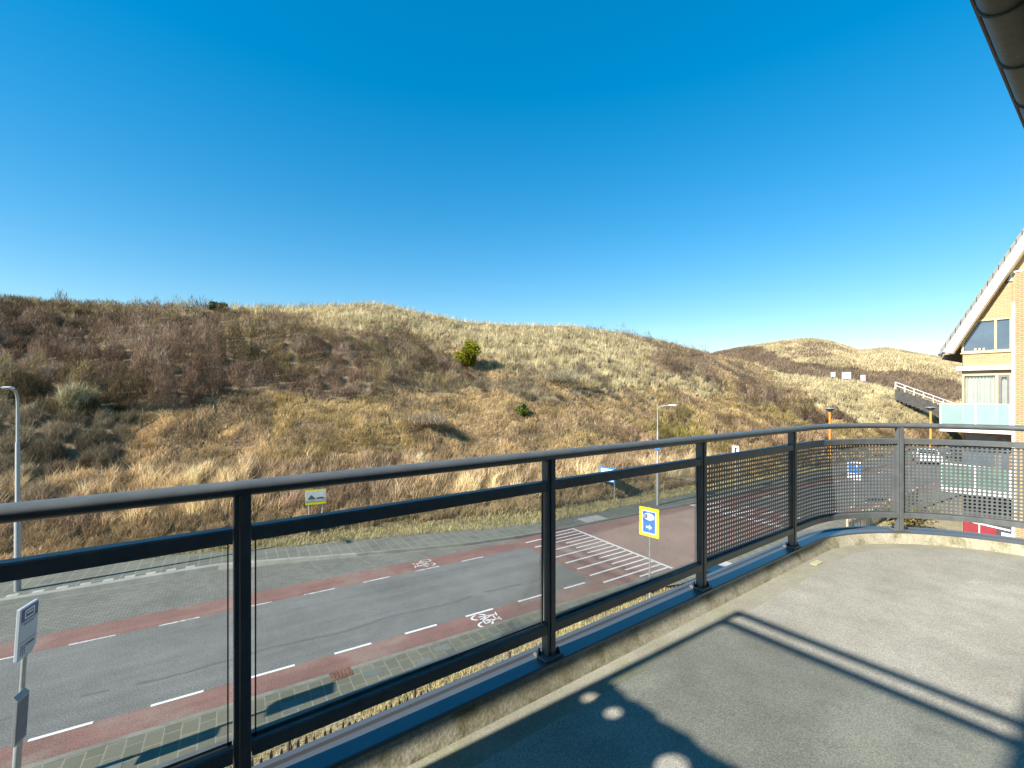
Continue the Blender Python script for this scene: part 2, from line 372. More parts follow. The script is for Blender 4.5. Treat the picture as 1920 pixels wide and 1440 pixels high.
back = [(1150, 720, 200), (1250, 690, 200), (1300, 673, 200), (1345, 658, 200), (1400, 648, 200), (1450, 641, 200), (1490, 635, 200), (1520, 633, 200), (1560, 640, 200), (1610, 655, 205), (1635, 653, 205), (1660, 650, 205), (1690, 655, 205), (1720, 661, 205), (1790, 673, 205), (1850, 690, 205), (1950, 705, 205), (2200, 720, 205)]
def table(tb, lower):
    a = []
    for px, py, r in tb:
        a.append((phi_of(px), r, r * (HOR - py) / math.hypot(F_PX, px - 960.0) - lower))
    a.sort(); return np.array(a)
RT = table(ridge, 0.55); BT = table(back, 0.6)
# evenly smoothed ridge tables
_pg = np.linspace(RT[0, 0], RT[-1, 0], 900)
def smooth(y, n=9):
    k = np.hanning(n + 2)[1:-1]; k /= k.sum(); return np.convolve(np.pad(y, n // 2, mode='edge'), k, 'valid')
RR = smooth(np.interp(_pg, RT[:, 0], RT[:, 1])); RZ = smooth(np.interp(_pg, RT[:, 0], RT[:, 2]))
_bg = np.linspace(BT[0, 0], BT[-1, 0], 500)
BR = smooth(np.interp(_bg, BT[:, 0], BT[:, 1])); BZ = smooth(np.interp(_bg, BT[:, 0], BT[:, 2]), 7)
def dune_t(x, y):
    ph = np.arctan2(y, x); r = np.hypot(x, y)
    rf = np.interp(ph, FT_PHI, FT_R); rr = np.interp(ph, _pg, RR); zr = np.interp(ph, _pg, RZ)
    return (r - rf) / (rr - rf), zr, r, rr, rf
def dune_z(x, y):
    t, zr, r, rr, rf = dune_t(x, y)
    z0 = -6.93
    tc = np.clip(t, 0, 1)
    s = 1 - (1 - tc) ** 1.3
    z = z0 + (zr - z0) * s
    bmpm = np.clip(np.sin(np.pi * np.clip(t, 0, 1)), 0, 1) ** 0.6
    z = z + bmpm * ((fbm(x / 9, y / 9, 3, 3) - 0.5) * 2.4 + (fbm(x / 3, y / 3, 8, 3) - 0.5) * 0.8)
    over = np.clip(r - rr, 0, None)
    z = z - 3.0 * (1 - np.exp(-over / 14)) - over * 0.02 + np.clip(over, 0, 1) * (fbm(x / 5, y / 5, 5, 2) - 0.5) * 0.4
    return np.where(t < 0, z0 - 0.12, z)
def back_z(x, y):
    ph = np.arctan2(y, x); r = np.hypot(x, y)
    rr = np.interp(ph, _bg, BR); zr = np.interp(ph, _bg, BZ)
    rf = 118.0; t = np.clip((r - rf) / (rr - rf), 0, 1)
    z = -3.5 + (zr + 3.5) * (1 - (1 - t) ** 1.25)
    z = z + np.sin(np.pi * t) ** 0.6 * (fbm(x / 16, y / 16, 31, 3) - 0.5) * 5
    over = np.clip(r - rr, 0, None)
    return z - over * 0.25
def polar_mesh(name, phis, radf, zf, m):
    n = len(phis); rows = radf(phis[0]).shape[0]
    Rr = np.stack([radf(p) for p in phis]); P = np.repeat(np.array(phis)[:, None], rows, 1)
    X = Rr * np.cos(P); Y = Rr * np.sin(P); Z = zf(X.ravel(), Y.ravel()).reshape(X.shape)
    v = np.stack([X, Y, Z], -1).reshape(-1, 3)
    i, j = np.meshgrid(np.arange(n - 1), np.arange(rows - 1), indexing='ij')
    a = (i * rows + j).ravel(); f = np.stack([a, a + 1, a + rows + 1, a + rows], 1)
    f = f[:, ::-1]
    me = bpy.data.meshes.new(name)
    me.vertices.add(len(v)); me.vertices.foreach_set('co', v.ravel())
    me.loops.add(f.size); me.loops.foreach_set('vertex_index', f.ravel().astype(np.int32))
    me.polygons.add(len(f)); me.polygons.foreach_set('loop_start', np.arange(0, f.size, 4, dtype=np.int32)); me.polygons.foreach_set('loop_total', np.full(len(f), 4, np.int32))
    me.update(calc_edges=True); me.validate()
    me.polygons.foreach_set('use_smooth', np.ones(len(f), bool))
    bm = bmesh.new(); bm.from_mesh(me); bmesh.ops.recalc_face_normals(bm, faces=bm.faces)
    if sum(fc.normal.z for fc in list(bm.faces)[:200]) < 0: bmesh.ops.reverse_faces(bm, faces=bm.faces)
    bm.to_mesh(me); bm.free()
    return link(name, me, m)

# --- vegetation zones, described on the hillside by bearing/elevation of the survey photo
def proj(x, y, z):
    dep = x * CC_ + y * SC_; rt = x * SC_ - y * CC_
    return 960 + F_PX * rt / dep, HOR - F_PX * z / dep
def inpoly(px, py, poly):
    c = np.zeros(px.shape, bool); n = len(poly); j = n - 1
    for i in range(n):
        xi, yi = poly[i]; xj, yj = poly[j]
        hit = ((yi > py) != (yj > py)) & (px < (xj - xi) * (py - yi) / (yj - yi + 1e-9) + xi)
        c ^= hit; j = i
    return c
Z_SCRUB = [(-900, 500), (-400, 520), (200, 545), (330, 574), (430, 592), (560, 604), (640, 622), (760, 632), (850, 655), (845, 690), (905, 700), (930, 722), (820, 738), (700, 738), (560, 748), (430, 748), (300, 768), (240, 805), (170, 885), (60, 905), (-400, 940), (-900, 940)]
Z_GREY = [(-900, 770), (120, 765), (240, 800), (240, 860), (130, 970), (-400, 1000), (-900, 1000)]
Z_MID = [(900, 690), (1000, 672), (1160, 715), (1165, 748), (1000, 752), (880, 735)]
Z_MID2 = [(740, 770), (860, 765), (850, 808), (750, 805)]
Z_RIDGE = [(1090, 600), (1345, 640), (1345, 672), (1240, 652), (1100, 614)]
Z_RFL = [(1230, 655), (1330, 662), (1400, 690), (1480, 735), (1600, 800), (1560, 812), (1450, 790), (1380, 745), (1240, 700)]
Z_TOE = [(1150, 800), (1300, 775), (1450, 775), (1560, 805), (1780, 808), (1780, 850), (1500, 838), (1150, 880)]
Z_MAR = [(235, 540), (1000, 540), (1230, 622), (1270, 655), (1200, 668), (1245, 725), (1150, 742), (1060, 690), (980, 700), (900, 662), (850, 642), (760, 622), (640, 612), (560, 598), (420, 585), (300, 572)]
Z_MAR2 = [(1400, 665), (1533, 690), (1700, 710), (1800, 780), (1760, 805), (1620, 800), (1500, 735)]
Z_MAR3 = [(1200, 700), (1330, 690), (1360, 740), (1300, 760), (1200, 750)]
SPEC = ['scrub', 'grey', 'marram', 'gold', 'reed', 'toe']
def species(x, y, z, t):
    px, py = proj(x, y, z)
    jx = (fbm(x / 2.2, y / 2.2, 41, 3) - 0.5) * 110; jy = (fbm(x / 2.2, y / 2.2, 47, 3) - 0.5) * 46
    qx, qy = px + jx, py + jy
    sp = np.full(px.shape, 3)
    sp[inpoly(qx, qy, Z_MAR) | inpoly(qx, qy, Z_MAR2) | (inpoly(qx, qy, Z_MAR3) & (fbm(x / 3, y / 3, 61, 2) > 0.45))] = 2
    sp[inpoly(qx, qy, Z_SCRUB)] = 0
    u = fbm(x / 4, y / 4, 77, 2)
    sp[inpoly(qx, qy, Z_MID) & (u > 0.35)] = 1
    sp[inpoly(qx, qy, Z_RFL) & (u > 0.38)] = 0
    sp[inpoly(px, qy, Z_RIDGE)] = 0
    sp[inpoly(qx, qy, Z_TOE)] = 5
    sp[inpoly(qx, qy, Z_GREY) & (u > 0.3)] = 1
    reed = (t < 0.11 + 0.10 * (u - 0.5)) & (px < 1330) & (sp != 1)
    sp[reed] = 4
    return sp, px, py

# dune ground sheets
phis_d = np.concatenate([np.linspace(phi_of(2100), phi_of(-300), 420), np.linspace(phi_of(-300), R(150), 60)[1:]])
tt = np.concatenate([np.linspace(-0.03, 1, 130), np.linspace(1.01, 1.1, 8), np.linspace(1.15, 1.9, 14)])
def rad_d(p):
    rf = np.interp(p, FT_PHI, FT_R); rr = np.interp(p, _pg, RR); return rf + (rr - rf) * tt
m, nt, b = newmat("dune_litter"); co = coords(nt)
c = ramp(nt, noise(nt, co, 0.35, 8, 0.65), [(0.3, (0.13, 0.095, 0.06)), (0.5, (0.21, 0.155, 0.09)), (0.7, (0.29, 0.225, 0.13))])
nt.links.new(c, b.inputs["Base Color"]); b.inputs["Roughness"].default_value = 1.0; b.inputs["Specular IOR Level"].default_value = 0.1
bump(nt, b, noise(nt, co, 5, 4), 0.8, 0.1); M['dune'] = m
tag(polar_mesh("dune_hill", list(phis_d), rad_d, dune_z, M['dune']), kind='structure')
rr_b = np.concatenate([np.linspace(104, 205, 60), np.linspace(210, 300, 10)])
tag(polar_mesh("far_hills", list(np.linspace(phi_of(2250), phi_of(1120), 200)), lambda p: rr_b, back_z, M['dune']), kind='structure')
g = MB(); g.sheet([(-2500, -2500), (2500, -2500), (2500, 2500), (-2500, 2500)], GZ)
tag(g.build("ground", M['soil']), kind='structure')

# ------------------------------------------------------------------ grass / scrub made of blades
def blades(name, xyz, h, w, colr, lean=0.35, bend=None, mat=None, wind=(0.25, 0.0), up=1.0):
    """one mesh of thin tapering blades: each a bent strip of three triangles"""
    n = len(xyz)
    az = rng.uniform(0, 2 * np.pi, n); ln = np.abs(rng.normal(0, lean, n))
    d = np.stack([np.cos(az) * ln + wind[0], np.sin(az) * ln + wind[1], np.full(n, up)], 1)
    d /= np.linalg.norm(d, axis=1)[:, None]
    yaw = rng.uniform(0, np.pi, n); sd = np.stack([np.cos(yaw), np.sin(yaw), np.zeros(n)], 1)
    W = (w / 2)[:, None]; H = h[:, None]
    mid = xyz + d * H * 0.55
    tip = mid + (d + np.stack([np.cos(az) * 0.35, np.sin(az) * 0.35, np.full(n, -0.12)], 1)) * H * 0.45
    v = np.empty((n, 5, 3)); v[:, 0] = xyz - sd * W; v[:, 1] = xyz + sd * W; v[:, 2] = mid + sd * W * 0.75; v[:, 3] = mid - sd * W * 0.75; v[:, 4] = tip
    base = (np.arange(n) * 5)[:, None]
    quads = base + np.array([0, 1, 2, 3]); tris = base + np.array([3, 2, 4])
    li = np.concatenate([quads, tris], 1).ravel().astype(np.int32)        # 7 loops a blade
    ls = (np.arange(n)[:, None] * 7 + np.array([0, 4])).ravel().astype(np.int32)
    lt = np.tile(np.array([4, 3], np.int32), n)
    me = bpy.data.meshes.new(name); me.vertices.add(n * 5); me.vertices.foreach_set('co', v.astype(np.float32).ravel())
    me.loops.add(n * 7); me.loops.foreach_set('vertex_index', li)
    me.polygons.add(n * 2); me.polygons.foreach_set('loop_start', ls); me.polygons.foreach_set('loop_total', lt)
    me.update(calc_edges=True)
    ca = me.color_attributes.new("Col", 'FLOAT_COLOR', 'POINT')
    c4 = np.ones((n, 5, 4), np.float32); c4[:, :, :3] = np.clip(colr * 1.22, 0.003, 0.95)[:, None, :]
    ca.data.foreach_set('color', c4.ravel())
    return link(name, me, mat or M['veg'])
def pick(pal, n):
    pal = np.array(pal); i = rng.integers(0, len(pal), n); j = rng.integers(0, len(pal), n); k = rng.random((n, 1))
    return (pal[i] * k + pal[j] * (1 - k)) * rng.uniform(0.8, 1.2, (n, 1))

# points on the near dune spread evenly over what one sees of it
def dune_points(n, px0, px1):
    px = rng.uniform(px0, px1, n); ph = YAW - np.arctan((px - 960) / F_PX)
    t = rng.random(n) ** 1.0
    # even in view: tabulate apparent height along some bearings
    cols = np.linspace(px0, px1, 60); T = np.linspace(0, 1.03, 60); q = rng.random(n)
    CT = []
    for c in cols:
        p = phi_of(c); rf = np.interp(p, FT_PHI, FT_R); rr = np.interp(p, _pg, RR); r = rf + (rr - rf) * T
        x = r * math.cos(p); y = r * math.sin(p); z = dune_z(x, y)
        app = np.maximum.accumulate(z / r + 1e-4 * np.arange(60)); app = (app - app[0]) / (app[-1] - app[0])
        CT.append(np.interp(np.linspace(0, 1, 80), app, T))
    CT = np.array(CT)
    ci = np.clip((px - px0) / (px1 - px0) * 59, 0, 58.999); c0 = ci.astype(int); fc = ci - c0
    qi = np.clip(q * 79, 0, 78.999); q0 = qi.astype(int); fq = qi - q0
    t = (CT[c0, q0] * (1 - fc) + CT[c0 + 1, q0] * fc) * (1 - fq) + (CT[c0, q0 + 1] * (1 - fc) + CT[c0 + 1, q0 + 1] * fc) * fq
    rf = np.interp(ph, FT_PHI, FT_R); rr = np.interp(ph, _pg, RR); r = rf + (rr - rf) * t
    r = r + rng.normal(0, 0.15, n)
    x = r * np.cos(ph); y = r * np.sin(ph); z = dune_z(x, y)
    tk = (r - rf) / (rr - rf)
    return x, y, z, tk, r
VEG = 1.5
x, y, z, t, r = dune_points(int(620000 * VEG), -330, 1960)
keep = t > 0.004
x, y, z, t, r = x[keep], y[keep], z[keep], t[keep], r[keep]
sp, px, py = species(x, y, z, t)
pix = r / 454.0                                            # metres per render pixel out there
big = fbm(x / 6, y / 6, 91, 3); mid = fbm(x / 1.6, y / 1.6, 95, 3); fine = fbm(x / .75, y / .75, 99, 2)
mound = np.clip((fbm(x / 3.4, y / 3.4, 13, 3) - 0.33) * 3.2, 0, 1.3) * np.clip((1.0 - t) * 7, 0.12, 1)
def rows(k): return np.where(sp == k)[0]
def hash2(a, b_, sd):
    n_ = (a * 374761393 + b_ * 668265263 + sd * 974711) & 0xffffffff
    n_ = ((n_ ^ (n_ >> 13)) * 1274126177) & 0xffffffff
    return ((n_ ^ (n_ >> 16)) & 0xffff) / 65535.0
def tufts(i, size, pull, sd, sq=1.0):
    """gather the plants of index set i into tufts about `size` apart; returns distance from the tuft's middle and two random numbers per tuft"""
    u_, v_ = x[i] / size, y[i] / size; a, b_ = np.floor(u_).astype(np.int64), np.floor(v_).astype(np.int64)
    bx_, by_, bd = None, None, np.full(len(i), 9.0); ba, bb2 = a.copy(), b_.copy(); cxs, cys = u_.copy(), v_.copy()
    for da in (-1, 0, 1):
        for db in (-1, 0, 1):
            cx_ = a + da + .1 + .8 * hash2(a + da, b_ + db, sd); cy_ = b_ + db + .1 + .8 * hash2(a + da, b_ + db, sd + 5)
            dd = (cx_ - u_) ** 2 + (cy_ - v_) ** 2; k = dd < bd
            bd[k] = dd[k]; ba[k] = (a + da)[k]; bb2[k] = (b_ + db)[k]; cxs[k] = cx_[k]; cys[k] = cy_[k]
    x[i] = (cxs + (u_ - cxs) * pull) * size; y[i] = (cys + (v_ - cys) * pull) * size
    z[i] = dune_z(x[i], y[i])
    return np.clip(np.sqrt(bd) / .7, 0, 1), hash2(ba, bb2, sd + 11), hash2(ba, bb2, sd + 23)
def put(name, idx, h, w, colr, label, cat, **kw):
    o = blades(name, np.stack([x[idx], y[idx], kw.pop('zz', z[idx])], 1), h, w, colr, **kw)
    return tag(o, label, cat, kind='stuff')
# thorn scrub: twigs through the volume of low mounds
i = rows(0); n = len(i); dt, h1_, h2_ = tufts(i, 1.5, .78, 3); mo = (mound[i] * 1.3 + 0.35 * np.clip((1 - t[i]) * 7, .15, 1)) * (.45 + 1.0 * h1_) * (1 - .75 * dt ** 2)
u = rng.random(n) ** 0.7
cb = pick([(0.15, 0.10, 0.07), (0.185, 0.122, 0.082), (0.11, 0.078, 0.056), (0.235, 0.16, 0.10), (0.175, 0.132, 0.093)], n)
yel = ((fbm(x[i] / 5, y[i] / 5, 131, 2) > 0.60) & (rng.random(n) < 0.32)); cb[yel] = pick([(0.24, 0.19, 0.05), (0.17, 0.15, 0.045), (0.13, 0.13, 0.045)], yel.sum())
gy = h2_ > .72; cb[gy] = cb[gy] * np.array([1.05, 1.12, 1.2])
cb *= ((0.75 + 0.5 * big[i]) * (0.45 + 1.1 * fine[i]) * (.6 + .75 * h2_) * 1.12)[:, None]
put("thorn_scrub", i, 0.18 + 0.42 * rng.random(n), np.maximum(0.016, pix[i] * 0.24), cb, "dense leafless brown scrub covering the left half of the dune", "scrub", zz=z[i] + u * mo, lean=0.75, wind=(0.08, 0))
i = rows(1); n = len(i); dt, h1_, h2_ = tufts(i, 1.4, .75, 43); mo = (mound[i] * 0.9 + 0.25) * (.4 + h1_) * (1 - .75 * dt ** 2); u = rng.random(n) ** 0.7
cb = pick([(0.21, 0.175, 0.115), (0.27, 0.225, 0.155), (0.16, 0.13, 0.085), (0.19, 0.165, 0.075), (0.34, 0.29, 0.21), (0.21, 0.145, 0.10)], n) * (0.72 + 0.6 * big[i])[:, None]
cb *= ((0.45 + 1.1 * fine[i]) * (.6 + .75 * h2_))[:, None]
put("grey_scrub", i, 0.2 + 0.5 * rng.random(n), np.maximum(0.016, pix[i] * 0.24), cb, "grey green twiggy scrub at the foot of the dune behind the left lamp post", "scrub", zz=z[i] + u * mo, lean=0.85, wind=(0.05, 0))
i = rows(2); n = len(i); dt, h1_, h2_ = tufts(i, 1.15, .74, 63)
cb = pick([(0.50, 0.42, 0.235), (0.60, 0.51, 0.31), (0.40, 0.335, 0.175), (0.31, 0.265, 0.12), (0.68, 0.59, 0.38), (0.32, 0.235, 0.14)], n) * ((0.45 + 1.05 * mid[i]) * (.74 + .42 * h2_))[:, None]
put("marram_grass", i, (0.35 + 0.55 * rng.random(n)) * (0.5 + .8 * h1_), np.maximum(0.018, pix[i] * 0.27), cb, "pale straw coloured marram grass along the dune crest and right flank", "grass", lean=0.45, wind=(0.1, -0.03))
i = rows(3); n = len(i); dt, h1_, h2_ = tufts(i, .9, .86, 83); gr = (rng.random(n) < np.clip((fbm(x[i] / 6, y[i] / 6, 151, 4) - 0.38) * 2.4, 0, .6)).astype(float)[:, None]
ca_ = pick([(0.42, 0.29, 0.135), (0.50, 0.35, 0.17), (0.34, 0.225, 0.105), (0.56, 0.43, 0.25), (0.37, 0.285, 0.165)], n); cg = pick([(0.31, 0.235, 0.085), (0.37, 0.275, 0.105), (0.25, 0.195, 0.07), (0.40, 0.30, 0.135)], n)
br = (mound[i] > 0.75) & (rng.random(n) < 0.55)
cb = ca_ * (1 - gr) + cg * gr; cb[br] = pick([(0.24, 0.175, 0.115), (0.30, 0.22, 0.15)], br.sum()); cb *= ((0.62 + 0.72 * mid[i]) * (0.55 + .9 * fine[i]) * (.8 + .4 * h2_))[:, None]
put("dry_dune_grass", i, 0.12 + 0.30 * rng.random(n) * (0.3 + 1.2 * h1_), np.maximum(0.016, pix[i] * 0.27), cb, "golden brown and olive short grass over the middle of the dune", "grass", lean=0.9, zz=z[i] + rng.random(n) * mound[i] * 0.3, wind=(0.03, 0))
i = rows(5); n = len(i); dt, h1_, h2_ = tufts(i, 1.2, .82, 103); gr = (rng.random(n) < np.clip((fbm(x[i] / 6, y[i] / 6, 171, 4) - 0.40) * 3, 0, .85)).astype(float)[:, None]
cb = pick([(0.27, 0.175, 0.11), (0.33, 0.215, 0.125), (0.23, 0.165, 0.11), (0.40, 0.29, 0.165)], n) * (1 - gr) + pick([(0.25, 0.215, 0.06), (0.32, 0.245, 0.08), (0.21, 0.185, 0.065)], n) * gr
cb *= (0.7 + 0.6 * big[i])[:, None]
cb *= ((0.5 + fine[i]) * (.6 + .75 * h2_))[:, None]
put("russet_heath", i, 0.18 + 0.34 * rng.random(n), np.maximum(0.016, pix[i] * 0.26), cb, "russet and olive low scrub at the foot of the dune behind the curved railing", "scrub", lean=0.75, zz=z[i] + rng.random(n) * (0.2 + mound[i] * 0.7) * (.4 + h1_) * (1 - .7 * dt ** 2), wind=(0.08, 0))
# tall reeds along the foot: extra density, they are close
i0 = rows(4); _dt, h4a, h4b = tufts(i0, .9, .8, 123)
def foot_band(n, px0, px1, d0, d1):
    p_ = rng.uniform(px0, px1, n); ph = YAW - np.arctan((p_ - 960) / F_PX); rf = np.interp(ph, FT_PHI, FT_R)
    rr_ = rf + rng.uniform(d0, d1, n); xx = rr_ * np.cos(ph); yy = rr_ * np.sin(ph)
    return xx, yy
xx, yy = foot_band(60000, -330, 1330, 1.3, 4.4)
zz = dune_z(xx, yy); n = len(xx); mm = fbm(xx / 1.2, yy / 1.2, 201, 3); b2 = fbm(xx / 5, yy / 5, 205, 2)
ok = (b2 > 0.3) & (rng.random(n) < 0.35 + mm); xx, yy, zz, mm, b2 = xx[ok], yy[ok], zz[ok], mm[ok], b2[ok]; n = len(xx)
tf = vnoise(xx / .45, yy / .45, 211); brn = (rng.random(n) < np.clip((0.5 - b2) * 6 + np.clip((8 - xx) / 12, 0, .7), 0, 1)).astype(float)[:, None]
cb = pick([(0.54, 0.395, 0.21), (0.62, 0.475, 0.275), (0.45, 0.32, 0.17), (0.66, 0.53, 0.34)], n) * (1 - brn) + pick([(0.31, 0.22, 0.145), (0.38, 0.28, 0.185), (0.25, 0.18, 0.125)], n) * brn
cb *= ((0.55 + 0.85 * mm) * (.5 + tf))[:, None]
tag(blades("tall_reeds", np.stack([xx, yy, zz], 1), (0.4 + 0.6 * rng.random(n)) * (0.3 + 1.2 * tf), np.full(n, 0.022), cb, lean=0.32, wind=(0.08, -0.03)), "tall tan dried grass standing along the foot of the dune above the pavement", "grass", kind='stuff')
x4 = i0; n = len(x4)
cb = pick([(0.42, 0.31, 0.17), (0.34, 0.245, 0.14), (0.49, 0.375, 0.22), (0.27, 0.195, 0.125)], n) * ((0.6 + 0.75 * mid[x4]) * (.72 + .5 * h4b))[:, None]
put("brown_bank_grass", x4, 0.18 + 0.4 * rng.random(n), np.maximum(0.016, pix[x4] * 0.27), cb, "mixed brown stalks and dead bracken on the lower bank of the dune", "grass", lean=0.55, wind=(0.05, 0))

# far hills
n = 110000
p_ = rng.uniform(1230, 1960, n); ph = YAW - np.arctan((p_ - 960) / F_PX); q = rng.random(n)
r2 = 122 + (np.interp(ph, _bg, BR) + 2 - 122) * q ** 0.8
x2, y2 = r2 * np.cos(ph), r2 * np.sin(ph); z2 = back_z(x2, y2); px2, py2 = proj(x2, y2, z2)
jx = (fbm(x2 / 7, y2 / 7, 301, 3) - 0.5) * 90; jy = (fbm(x2 / 7, y2 / 7, 303, 3) - 0.5) * 26
qx, qy = px2 + jx, py2 + jy
dark = inpoly(qx, qy, [(1200, 600), (1400, 648), (1440, 655), (1470, 675), (1560, 690), (1620, 694), (1680, 700), (1800, 725), (1900, 760), (1500, 760), (1200, 740)]) | inpoly(qx, qy, [(1470, 645), (1560, 648), (1585, 668), (1500, 672)]) & (rng.random(n) < 0.6)
md = fbm(x2 / 4, y2 / 4, 307, 3)
cb = np.where(dark[:, None], pick([(0.16, 0.115, 0.085), (0.20, 0.145, 0.10), (0.135, 0.10, 0.075), (0.22, 0.17, 0.10)], n), pick([(0.47, 0.39, 0.23), (0.55, 0.46, 0.29), (0.38, 0.31, 0.17), (0.32, 0.25, 0.13)], n)) * (0.55 + 0.85 * md)[:, None]
tag(blades("far_dune_grass", np.stack([x2, y2, z2], 1), (0.5 + 0.7 * rng.random(n)), 0.10 + 0.06 * rng.random(n), cb, lean=0.45, wind=(0.2, 0)), "brown scrub and pale grass on the distant dunes right of the saddle", "grass", kind='stuff')

# ------------------------------------------------------------------ road, laid out in its own frame (s along, v across)
RA = R(-4.57); RC, RS = math.cos(RA), math.sin(RA)
def road_xy(s, v): return (s * RC - v * RS, s * RS + v * RC)
def struct(mb, name, m, loc=(0, 0, 0), rz=RA):
    return tag(mb.build(name, m, None, loc, rz), kind='structure')
ZR = -7.0
V_NE, V_ND, V_FD, V_FE = 11.88, 12.89, 17.2, 18.3
S_R0, S_R1, S_T1, S_R2 = 11.4, 14.7, 24.2, 27.4        # ramp, table, ramp
ZT = ZR + 0.07
far_kerb = [(-80, 18.4), (-24, 18.4), (-16, 21.3), (-6.5, 21.45), (-0.5, 21.4), (2.3, 20.7), (5.6, 19.75), (9.0, 18.85), (11.5, 18.5), (14, 18.32), (17, 18.3), (40, 18.3), (62, 18.5), (150, 18.6)]
def vk(s): return float(np.interp(s, [a for a, _ in far_kerb], [b_ for _, b_ in far_kerb]))
mb = MB(); mb.sheet([(-90, V_ND), (S_R0, V_ND), (S_R0, V_FD), (-90, V_FD)], ZR); mb.sheet([(S_R2, V_ND), (150, V_ND), (150, V_FD), (S_R2, V_FD)], ZR)
struct(mb, "road", M['asphalt'])
mb = MB()
for s0, s1 in ((-90, S_R0), (S_R2, 150)):
    mb.sheet([(s0, V_NE), (s1, V_NE), (s1, V_ND), (s0, V_ND)], ZR); mb.sheet([(s0, V_FD), (s1, V_FD), (s1, V_FE), (s0, V_FE)], ZR)
for a, c_, za, zc in ((S_R0, S_R1, ZR, ZT), (S_T1, S_R2, ZT, ZR)):
    mb.add([(a, V_NE, za), (c_, V_NE, zc), (c_, V_FE + 0.1, zc), (a, V_FE + 0.1, za)], [(0, 1, 2, 3)])
struct(mb, "cycle_lanes", M['redlane'])
mb = MB(); mb.sheet([(S_R1, V_NE), (S_T1, V_NE), (S_T1, V_FE + 0.1), (S_R1, V_FE + 0.1)], ZT)
struct(mb, "brick_road_table", M['redbrick'])
# bus bay of grey clinkers, with pale joints across
mb = MB(); ss = [-16, -12, -6.5, -3, -0.5, 2.3, 5.6, 9.0, 11.4]
mb.add([(s, V_FE, ZR) for s in [-24] + ss] + [(s, vk(s) + 0.06, ZR) for s in [-24] + ss], [(k, k + 1, k + 11, k + 10) for k in range(len(ss))])
struct(mb, "bus_bay", M['cobble'])
mb = MB()
for s in (-5.2, -0.6, 3.1, 4.9, 7.0): mb.add([(s, V_FE + .05, ZR + .004), (s + .05, V_FE + .05, ZR + .004), (s - .35, vk(s) - .02, ZR + .004), (s - .4, vk(s) - .02, ZR + .004)], [(0, 1, 2, 3)])
for k in range(len(ss) - 1):
    a, c_ = ss[k], ss[k + 1]
    mb.add([(a, vk(a) - .16, ZR + .005), (c_, vk(c_) - .16, ZR + .005), (c_, vk(c_) - .02, ZR + .005), (a, vk(a) - .02, ZR + .005)], [(0, 1, 2, 3)])
struct(mb, "bay_joints", M['kerb'])
# kerbs and pavements
ZP = -6.89
fk = [p for p in far_kerb]
dense = []
for (a, va), (c_, vc) in zip(fk[:-1], fk[1:]):
    nn = max(1, int((c_ - a) / 1.0)) if a > -25 and c_ < 70 else 1
    for k in range(nn): dense.append((a + (c_ - a) * k / nn, va + (vc - va) * k / nn))
dense.append(fk[-1])
def strip(mb, pts, o0, o1, z0, z1, mi=0):
    """band between offsets o0..o1 beyond the line, from z0 up to z1 (front face and top)"""
    n = len(pts)
    vs = [(s, v + o0, z0) for s, v in pts] + [(s, v + o0 + .015, z1) for s, v in pts] + [(s, v + o1, z1) for s, v in pts]
    mb.add(vs, [(k, k + 1, n + k + 1, n + k) for k in range(n - 1)] + [(n + k, n + k + 1, 2 * n + k + 1, 2 * n + k) for k in range(n - 1)], mi)
def kx(s): return float(np.interp(s, [-22, -18, -1, 4], [0, 1, 1, 0]))
def kerb_run(pts):
    mb = MB(); n = len(pts)
    vs = [(q, v, ZR - .02) for q, v in pts] + [(q, v + .015 + .06 * kx(q), ZP + .004 + .05 * kx(q)) for q, v in pts] + [(q, v + .16 + .2 * kx(q), ZP + .004 + .05 * kx(q)) for q, v in pts] + [(q, v + .16 + .2 * kx(q), ZP - .02) for q, v in pts]
    return mb.add(vs, [(r * n + k, r * n + k + 1, (r + 1) * n + k + 1, (r + 1) * n + k) for k in range(n - 1) for r in range(3)])
struct(kerb_run([p for p in dense if p[0] >= 4.0]), "far_kerb", M['kerb'])
struct(kerb_run([p for p in dense if p[0] <= 5.0]), "bus_kerb", M['buskerb'])
outer = [(-80, 25.0), (-24, 24.8), (-10, 24.6), (-2, 24.0), (2.5, 22.6), (5, 22.0), (7.9, 21.3), (11, 20.3), (14.4, 19.75), (20, 20.0), (28, 20.2), (60, 20.3), (150, 20.3)]
def vo(s): return float(np.interp(s, [a for a, _ in outer], [b_ for _, b_ in outer]))
mb = MB(); n = len(dense)
mb.add([(s, v + .155, ZP) for s, v in dense] + [(s, vo(s), ZP) for s, v in dense], [(k, k + 1, n + k + 1, n + k) for k in range(n - 1)])
struct(mb, "far_pavement", M['slabfar'])
mb = MB()   # white guide tiles at the bus stop
for k in range(9):
    s = -6.55 + k * 0.62; mb.box(s, s + .30, 21.9 - .035 * k * .3, 22.2 - .035 * k * .3, ZP - .01, ZP + .008)
mb.add([(16.0, 18.5, ZP + .006), (17.5, 18.5, ZP + .006), (17.5, 19.35, ZP + .006), (16.0, 19.35, ZP + .006)], [(0, 1, 2, 3)])
struct(mb, "guide_tiles", M['tactile'])
mb = MB()
near = [(-90, 10.3), (3, 10.45), (8, 10.75), (13, 11.0), (14.5, 10.6), (19, 10.2), (27, 10.4), (60, 10.4), (150, 10.4)]
def vn(s): return float(np.interp(s, [a for a, _ in near], [b_ for _, b_ in near]))
sn = [-90] + [k * 1.0 for k in range(-12, 60)] + [150]
n = len(sn)
mb.add([(s, V_NE - .15, ZP) for s in sn] + [(s, vn(s), ZP) for s in sn], [(k + 1, k, n + k, n + k + 1) for k in range(n - 1)])
struct(mb, "near_pavement", M['slab'])
